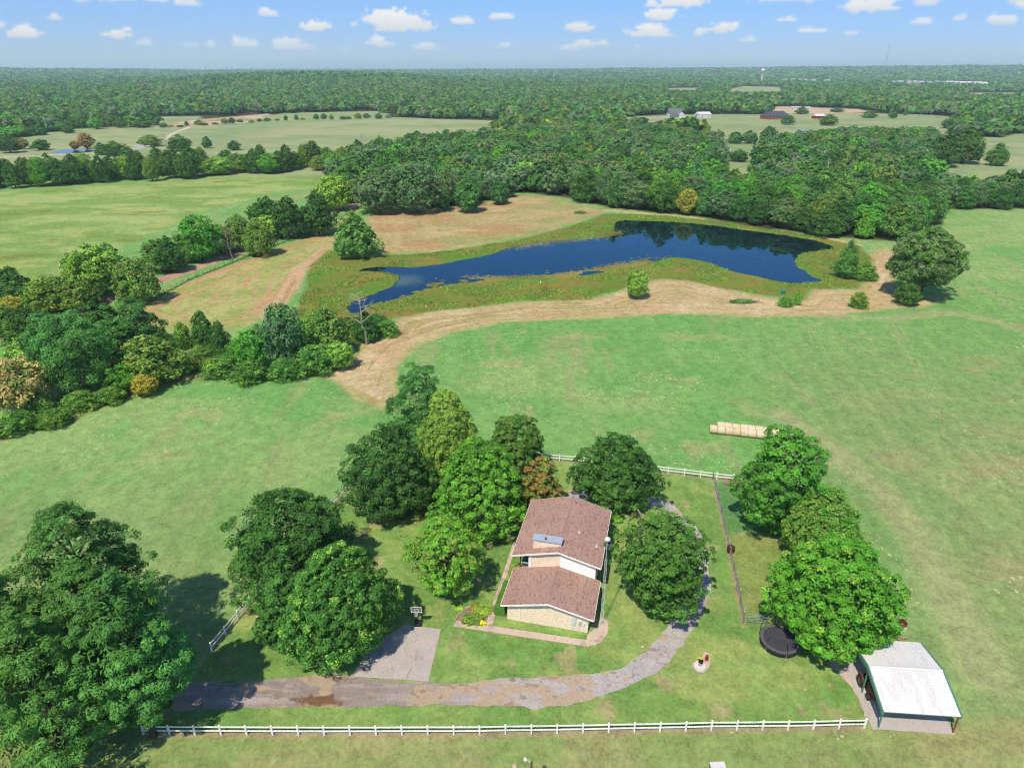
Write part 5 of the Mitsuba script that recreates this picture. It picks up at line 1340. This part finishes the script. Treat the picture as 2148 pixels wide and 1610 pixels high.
def rock(label, px, py, r, seed, z=None):
    q = G(px, py)
    m = trimesh.creation.icosphere(2, 1.0)
    v = m.vertices * (1 + .5 * (meshkit.noise(m.vertices * 1.6 + seed * 5, seed)[:, None] - .5)) * [r, r * .8, r * .55]
    solo('rock', (v + [q[0], q[1], r * .25], m.faces), 'stone', label, 'rock', smooth=50)


for i, (px, py, r, lb) in enumerate(((1766, 1544, .20, 'pale rock just below the right end of the white fence'), (1757, 1549, .16, 'tan rock beside the pale rock below the white fence'), (1534, 1536, .17, 'small pale rock at the foot of the middle of the white fence'), (1868, 1543, .12, 'small pale stone in front of the carport slab'),
                                     (1689, 1446, .16, 'white stone on the grass left of the carport'), (1347, 1356, .22, 'pale flat rock at the inner edge of the drive curve'), (1079, 1606, .28, 'pale block at the bottom edge near the lamp pole'), (1820, 1503, .12, 'small white stone near the carport corner'), (1832, 1528, .16, 'pale rock at the left front corner of the carport slab'),
                                     (1963, 617, .5, 'grey rock at the foot of the spreading oak'))):
    rock(lb, px, py, r, i + 1)
k = thing('brush_pile', 'pile of pale cut sticks behind the carport', 'brush pile')
rng = np.random.default_rng(5)
qx, qy = G(1882, 1346)[:2]
for i in range(16):
    c = np.array([qx + rng.normal(0, .5), qy + rng.normal(0, .35), .1 + .04 * i])
    d = rng.normal(0, 1, 3) * [1, .7, .1]
    d /= np.linalg.norm(d)
    part(k, 'stick', MB().tube([c - d * .8, c + d * .8], .035, 5), 'tan_wood')
for nm, px, py, sx, sy, lb in (('brush_pile', 1558, 634, 7.0, 2.3, 'low grey brush pile overgrown with weeds on the mown bank'), ('brush_pile', 1217, 447, 4.6, 3.2, 'small brush pile at the right end of the mown mound')):
    k = thing(nm, lb, 'brush pile')
    q = G(px, py)
    m = MB()
    for i in range(70):
        c = np.array([q[0] + rng.normal(0, sx * .33), q[1] + rng.normal(0, sy * .3), abs(rng.normal(.3, .25))])
        d = rng.normal(0, 1, 3) * [1, .8, .2]
        d /= np.linalg.norm(d)
        m.tube([c - d * 1.1, c + d * 1.1], .05, 4, False)
    part(k, 'sticks', m, 'mat_greywood')
    (v, f), uv, _ = crown(90 + px, 'bush', 1.0, .0, 1.0, 60, 26, .2, .16, 1, 9, .3)
    part(k, 'weeds', (v * [sx * .6, sy * .75, .9] + [q[0], q[1], 0], f), 'mat_leaf', uv=uv)
k = thing('deer_feeder', 'round dark green feeder on a pole above the bush on the pond bank', 'feeder')
fx, fy = 73.0, 177.2
part(k, 'drum', MB().tube([[fx, fy, 2.8], [fx, fy, 2.9], [fx, fy, 3.7], [fx, fy, 4.05]], [.3, .62, .62, .15], 16), 'feeder_green', smooth=40)
for w in (.3, 2.4, 4.5):
    part(k, 'leg', MB().tube([[fx + .35 * math.cos(w), fy + .35 * math.sin(w), 3.0], [fx + 1.1 * math.cos(w), fy + 1.1 * math.sin(w), 0]], .04, 5), 'grey_metal')
k = thing('egret', 'white egret standing at the weedy edge of the pond', 'bird')
q = G(1134, 597)
bd = trimesh.creation.icosphere(2, 1.0)
body = bd.vertices * [.16, .34, .17]
body[:, 2] += .62 + .25 * body[:, 1]
part(k, 'body', (body + [q[0], q[1], 0], bd.faces), 'white_paint', smooth=True)
part(k, 'neck', MB().tube(np.array([[0, .26, .72], [0, .42, .86], [0, .36, 1.02], [0, .42, 1.16], [0, .50, 1.18]]) + [q[0], q[1], 0], [.06, .045, .04, .05, .035], 8), 'white_paint', smooth=True)
part(k, 'bill', MB().tube(np.array([[0, .5, 1.18], [0, .68, 1.13]]) + [q[0], q[1], 0], [.03, .005], 6), 'yellow_paint')
for e in (-.05, .05):
    part(k, 'leg', MB().tube(np.array([[e, 0, .55], [e, .04, .3], [e, -.02, 0]]) + [q[0], q[1], 0], .015, 5), 'dark_metal')
k = thing('lamp_pole', 'weathered wooden pole with a white yard lamp at the bottom edge', 'lamp post')
q = G(1115, 1597, 6.2)
part(k, 'pole', MB().tube([[q[0], q[1], 0], [q[0], q[1], 6.2]], [.12, .09], 10), 'pole_wood')
l = G(1102, 1590, 6.25)
part(k, 'arm', MB().tube([[q[0], q[1], 6.0], [l[0], l[1], 6.3]], .022, 6), 'white_metal')
part(k, 'lamp_head', MB().tube([[l[0], l[1], 6.1], [l[0], l[1], 6.2], [l[0], l[1], 6.36]], [.16, .17, .06], 12), 'white_metal', smooth=40)
k = thing('folding_table', 'white flat-topped table cut off by the bottom edge', 'table')
a, b = G(1488, 1597, .8), G(1519, 1596, .8)
t = (b - a)[:2]; s = np.array([t[1], -t[0]]) / np.linalg.norm(t) * .85
c4 = [a[:2], b[:2], b[:2] + s, a[:2] + s]
part(k, 'tabletop', MB().hexa([[*p, .76] for p in c4] + [[*p, .81] for p in c4]), 'white_metal')
cc = sum(c4) / 4
for p in c4:
    p = cc + (p - cc) * .9
    part(k, 'leg', MB().tube([[*p, 0], [*p, .76]], .025, 6), 'dark_metal')

# posts of the roadside wire fence
rf = thing('farm_fence', 'thin wire fence with wooden posts along the dirt road above the mown strip', 'fence')
p = fit_curve(GP([(215, 672), (300, 640), (400, 586), (505, 545), (600, 507), (690, 468), (745, 442)]), 46)
for q in p:
    part(rf, 'post', MB().tube([[*q, 0], [*q, 1.3]], .07, 6), 'weathered')
for z in (.4, .8, 1.2):
    part(rf, 'wire', MB().tube(np.column_stack([p, np.full(len(p), z)]), .012, 4), 'grey_metal')
# rank grass under that fence, reeds round the pond, weed on the water
def blades(n, pts, h, w, pal, seed):
    rng = np.random.default_rng(seed)
    a = rng.uniform(0, np.pi, n)
    d = np.stack([np.cos(a), np.sin(a), a * 0], -1)
    hh, ww = h * rng.uniform(.5, 1.3, (n, 1)), w * rng.uniform(.6, 1.4, (n, 1))
    lean = np.concatenate([rng.normal(0, .35, (n, 2)), np.ones((n, 1))], 1)
    b = np.column_stack([pts, np.zeros(n)])
    v = np.stack([b - d * ww, b + d * ww, b + lean * hh + d * ww * .6, b + lean * hh - d * ww * .6], 1).reshape(-1, 3)
    i = np.arange(n)[:, None] * 4
    uv = np.repeat(np.column_stack([(rng.choice(pal, n) + .5) / 12, np.clip(.5 + .07 * rng.standard_normal(n), .15, .9)]), 4, 0)
    return (v, np.vstack([i + [0, 1, 2], i + [0, 2, 3]])), uv


rng = np.random.default_rng(15)
pond_poly, marsh_poly = sg.Polygon(chaikin(POND)).buffer(0), sg.Polygon(MARSH).buffer(0)
q = rng.uniform(marsh_poly.bounds[:2], marsh_poly.bounds[2:], (90000, 2))
dens = meshkit.fbm(np.column_stack([q / 7, q[:, :1] * 0]), 3, 3)
q = q[shapely.contains_xy(marsh_poly.difference(pond_poly.buffer(-.6)), q[:, 0], q[:, 1]) & (dens > .50)]
mesh, uv = blades(len(q), q, .34, .15, [10, 10, 5, 1, 5, 10], 1)
solo('marsh_grass', mesh, 'mat_leaf', 'rank olive and rusty marsh grass around the pond', 'grass', kind='stuff', uv=uv)
shore = pond_poly.exterior
q = []
band = GP([(1400, 552), (1308, 570), (1233, 585), (1159, 594), (1047, 598), (960, 600), (860, 624)])
while len(q) < 4200:
    i = rng.integers(len(band) - 1)
    c = band[i] + (band[i + 1] - band[i]) * rng.random() + rng.normal(0, 2.6, 2) + [0, 3.5]
    if pond_poly.contains(sg.Point(c)) and meshkit.fbm(np.array([[c[0] / 6, c[1] / 4, 7.0]]), 3, 6)[0] > .46:
        q.append(c)
far_band = GP([(1060, 520), (1180, 504), (1255, 495), (1290, 486), (935, 553)])
while len(q) < 5200:
    i = rng.integers(len(far_band) - 2)
    c = far_band[i] + (far_band[i + 1] - far_band[i]) * rng.random() + rng.normal(0, 2.2, 2)
    if pond_poly.contains(sg.Point(c)):
        q.append(c)
q = np.array(q)
ang = np.arange(6) * np.pi / 3
r = rng.uniform(.15, .42, len(q))
v = np.stack([q[:, None, 0] + r[:, None] * np.cos(ang) * 1.3, q[:, None, 1] + r[:, None] * np.sin(ang), np.full((len(q), 6), .035)], -1).reshape(-1, 3)
i = np.arange(len(q))[:, None] * 6
solo('pond_weed', (v, np.vstack([i + [0, k2, k2 + 1] for k2 in range(1, 5)])), 'mat_leaf', 'brownish weed floating along the near edge of the pond', 'pond weed', kind='stuff', uv=np.repeat(np.column_stack([(rng.choice([6, 10, 6, 1], len(q)) + .5) / 12, rng.uniform(.3, .5, len(q))]), 6, 0))
q = fit_curve(GP([(215, 672), (300, 640), (400, 586), (505, 545), (600, 507), (690, 468), (745, 442)]), 2600) + rng.normal(0, .3, (2600, 2))
mesh, uv = blades(len(q), q, .36, .10, [10, 9, 10], 2)
solo('fence_grass', mesh, 'mat_leaf', 'dark strip of tall grass under the roadside wire fence', 'grass', kind='stuff', uv=uv)

# ------------------------------------------------------------------ far buildings
FARPAINT = {'white': C(236, 236, 234), 'grey_roof': C(120, 124, 132), 'dark_roof': C(88, 92, 106), 'brick_red': C(168, 104, 90), 'barn_red': C(190, 60, 52), 'light_roof': C(226, 228, 230), 'blue_grey': C(120, 140, 160), 'tin': C(190, 196, 204)}
for a, b in FARPAINT.items():
    mat('far_' + a, b)


def barn(name, label, cat, px, py, w, d, h, rh, rot, wall, rf_, porch=False, hip=False, group=None, nwin=3, z=0.0, at=None):
    k = thing(name, label, cat, group)
    q = np.array([*at, z]) if at is not None else G(px, py)
    c, s = math.cos(math.radians(rot)), math.sin(math.radians(rot))
    M = lambda p: np.column_stack([q[0] + c * np.atleast_2d(p)[:, 0] - s * np.atleast_2d(p)[:, 1], q[1] + s * np.atleast_2d(p)[:, 0] + c * np.atleast_2d(p)[:, 1], q[2] + np.atleast_2d(p)[:, 2]])
    part(k, 'wall', MB().box((-w / 2, -d / 2, -1), (w / 2, d / 2, h), M), 'far_' + wall)
    o = .5
    e = w / 2 - (d / 2 if hip else -o)
    top = M(np.array([(-w / 2 - o, -d / 2 - o, h + .02), (w / 2 + o, -d / 2 - o, h + .02), (w / 2 + o, d / 2 + o, h + .02), (-w / 2 - o, d / 2 + o, h + .02), (-e, 0, h + rh), (e, 0, h + rh)]))
    part(k, 'roof', MB().add(top, [[0, 1, 5], [0, 5, 4], [1, 2, 5], [2, 3, 4], [2, 4, 5], [3, 0, 4], [0, 2, 1], [0, 3, 2]]), 'far_' + rf_)
    for i in range(nwin):
        u = -w / 2 + w * (i + .5) / nwin
        wk = part(k, 'window' if i else 'door', MB().box((u - .6, -d / 2 - .06, .1 if not i else 1.0), (u + .6, -d / 2 - .005, 2.2), M), 'dark_glass')
    if porch:
        part(k, 'porch_roof', MB().add(M(np.array([(-w / 2, -d / 2 - 2.4, h * .72), (w / 2, -d / 2 - 2.4, h * .72), (w / 2, -d / 2 - .02, h * .92), (-w / 2, -d / 2 - .02, h * .92)])), [[0, 1, 2, 3]]), 'far_' + rf_)
        for i in range(5):
            u = -w / 2 + .3 + (w - .6) * i / 4
            part(k, 'porch_post', MB().box((u - .12, -d / 2 - 2.3, 0), (u + .12, -d / 2 - 2.06, h * .72), M), 'far_white')
    return k


barn('farmhouse', 'white farmhouse with a grey gabled roof and porch in the right far pasture', 'house', 1414, 246, 17, 11, 5.5, 5.5, 6, 'white', 'grey_roof', porch=True, nwin=5)
barn('garage', 'small white garage right of the white farmhouse', 'garage', 1430, 247, 8, 8, 3.2, 3.5, 80, 'white', 'light_roof')
barn('barn', 'white metal barn right of the farmhouse', 'barn', 1474, 247, 17, 12, 4.2, 3.0, 14, 'white', 'light_roof', nwin=2)
barn('brick_house', 'large red brick house with dark grey hipped roofs', 'house', 1628, 250, 30, 14, 3.6, 6.0, 10, 'brick_red', 'dark_roof', hip=True, nwin=6)
barn('brick_house_wing', 'left wing of the red brick house with its own dark hipped roof', 'house', 1610, 249, 15, 12, 3.4, 4.6, 10, 'brick_red', 'dark_roof', hip=True, nwin=3)
barn('red_barn', 'small red barn with a white metal roof', 'barn', 1716, 249, 13, 9, 3.2, 2.6, 12, 'barn_red', 'light_roof', nwin=2)
barn('mobile_home', 'long white trailer on the bare tan field', 'trailer', 1668, 229, 15, 5, 3.2, .7, 2, 'white', 'light_roof', nwin=4)
barn('white_shed', 'small white open shed right of the long white trailer', 'shed', 1693, 230, 8, 6, 3.0, 1.2, 5, 'white', 'light_roof', nwin=1)
barn('house', 'pale house with a tin roof at the edge of the far wood', 'house', 1477, 221, 14, 10, 4, 3, 20, 'white', 'tin', nwin=3)
barn('shed', 'blue grey shed with a pale metal roof in the clearing of the wood', 'shed', 1521, 331, 6.5, 11, 4.2, 2.4, -22, 'blue_grey', 'tin', nwin=1)
barn('white_barn', 'small white barn at the right edge of the far pasture', 'barn', 2056, 250, 13, 9, 3.0, 1.8, 4, 'white', 'light_roof', nwin=3)
barn('camper', 'small white camper at the edge of the clearing in the wood', 'camper', 1592, 312, 4.5, 2.3, 2.4, .4, 8, 'white', 'light_roof', nwin=1)
k = thing('pale_fence', 'long pale board fence in front of the white farmhouse', 'fence')
a, b = G(1350, 249), G(1402, 247)
for i in range(14):
    p0, p1 = a + (b - a) * i / 14, a + (b - a) * (i + .94) / 14
    part(k, 'board', MB().beam([p0[0], p0[1], .8], [p1[0], p1[1], .8], .1, 1.3), 'far_white')


def ang_at(px, dist):
    az = math.atan2((px - 1074) / FPX, math.cos(PITCH) + (805 - 145) / FPX * math.sin(PITCH))
    return np.array([dist * math.sin(az), dist * math.cos(az)])


rng = np.random.default_rng(31)
HL = [(1882, 3000), (1895, 2990), (1912, 3020), (1925, 3050), (1938, 3000), (1955, 2950), (1972, 2960), (1990, 2930), (2000, 2910), (2016, 2890), (2030, 2880), (2044, 2870), (2058, 2860), (2068, 2850), (1648, 3300), (1666, 3350), (1684, 3300), (1692, 3280), (1740, 3200), (1710, 3250)]
for i, (px, dist) in enumerate(HL):
    at = ang_at(px, dist)
    zz = float(ground_height(at[0], at[1]))
    barn('distant_house', f'pale distant house near the right horizon, {nth(i)} of the scattered row above the treetops', 'house', 0, 0, rng.uniform(24, 34) if px > 1990 else rng.uniform(14, 20), 14, 15.5 + rng.uniform(0, 2), 3, rng.uniform(-15, 15), 'white', 'light_roof' if px > 1990 else 'tin', group='pale houses near the right horizon', nwin=4, at=at, z=zz)
k = thing('water_tower', 'white water tower on the horizon', 'water tower')
at = ang_at(1601, 3000)
zz = float(ground_height(*at))
part(k, 'stem', MB().tube([[*at, zz], [*at, zz + 8], [*at, 44]], [6, 2.6, 2.6], 16), 'far_white', smooth=True)
part(k, 'tank', MB().tube([[*at, 43], [*at, 46], [*at, 51], [*at, 55], [*at, 57]], [2.6, 7, 8.5, 6, .8], 20), 'far_white', smooth=True)
k = thing('radio_mast', 'thin tall radio mast rising above the right horizon', 'radio mast')
at = ang_at(1856, 4200)
zz = float(ground_height(*at))
part(k, 'mast', MB().tube([[*at, zz], [*at, 168.0]], .9, 6), 'far_tin')
for i, h in enumerate((60, 110, 150)):
    part(k, 'antenna_ring', MB().tube([[*at, h], [*at, h + 5]], 1.9, 8), 'far_tin')
for i in range(3):
    w = i * 2.094
    part(k, 'guy_wire', MB().tube([[at[0], at[1], 160], [at[0] + 60 * math.cos(w), at[1] + 60 * math.sin(w), zz]], .12, 4), 'far_tin')

# ------------------------------------------------------------------ the air
scene['haze'] = {'type': 'cube', 'to_world': T().translate([0, 0, 87]).scale([43000, 43000, 90.0]), 'bsdf': {'type': 'null'}, 'interior': {'type': 'ref', 'id': 'haze_air'}}
tag('haze', kind='stuff')
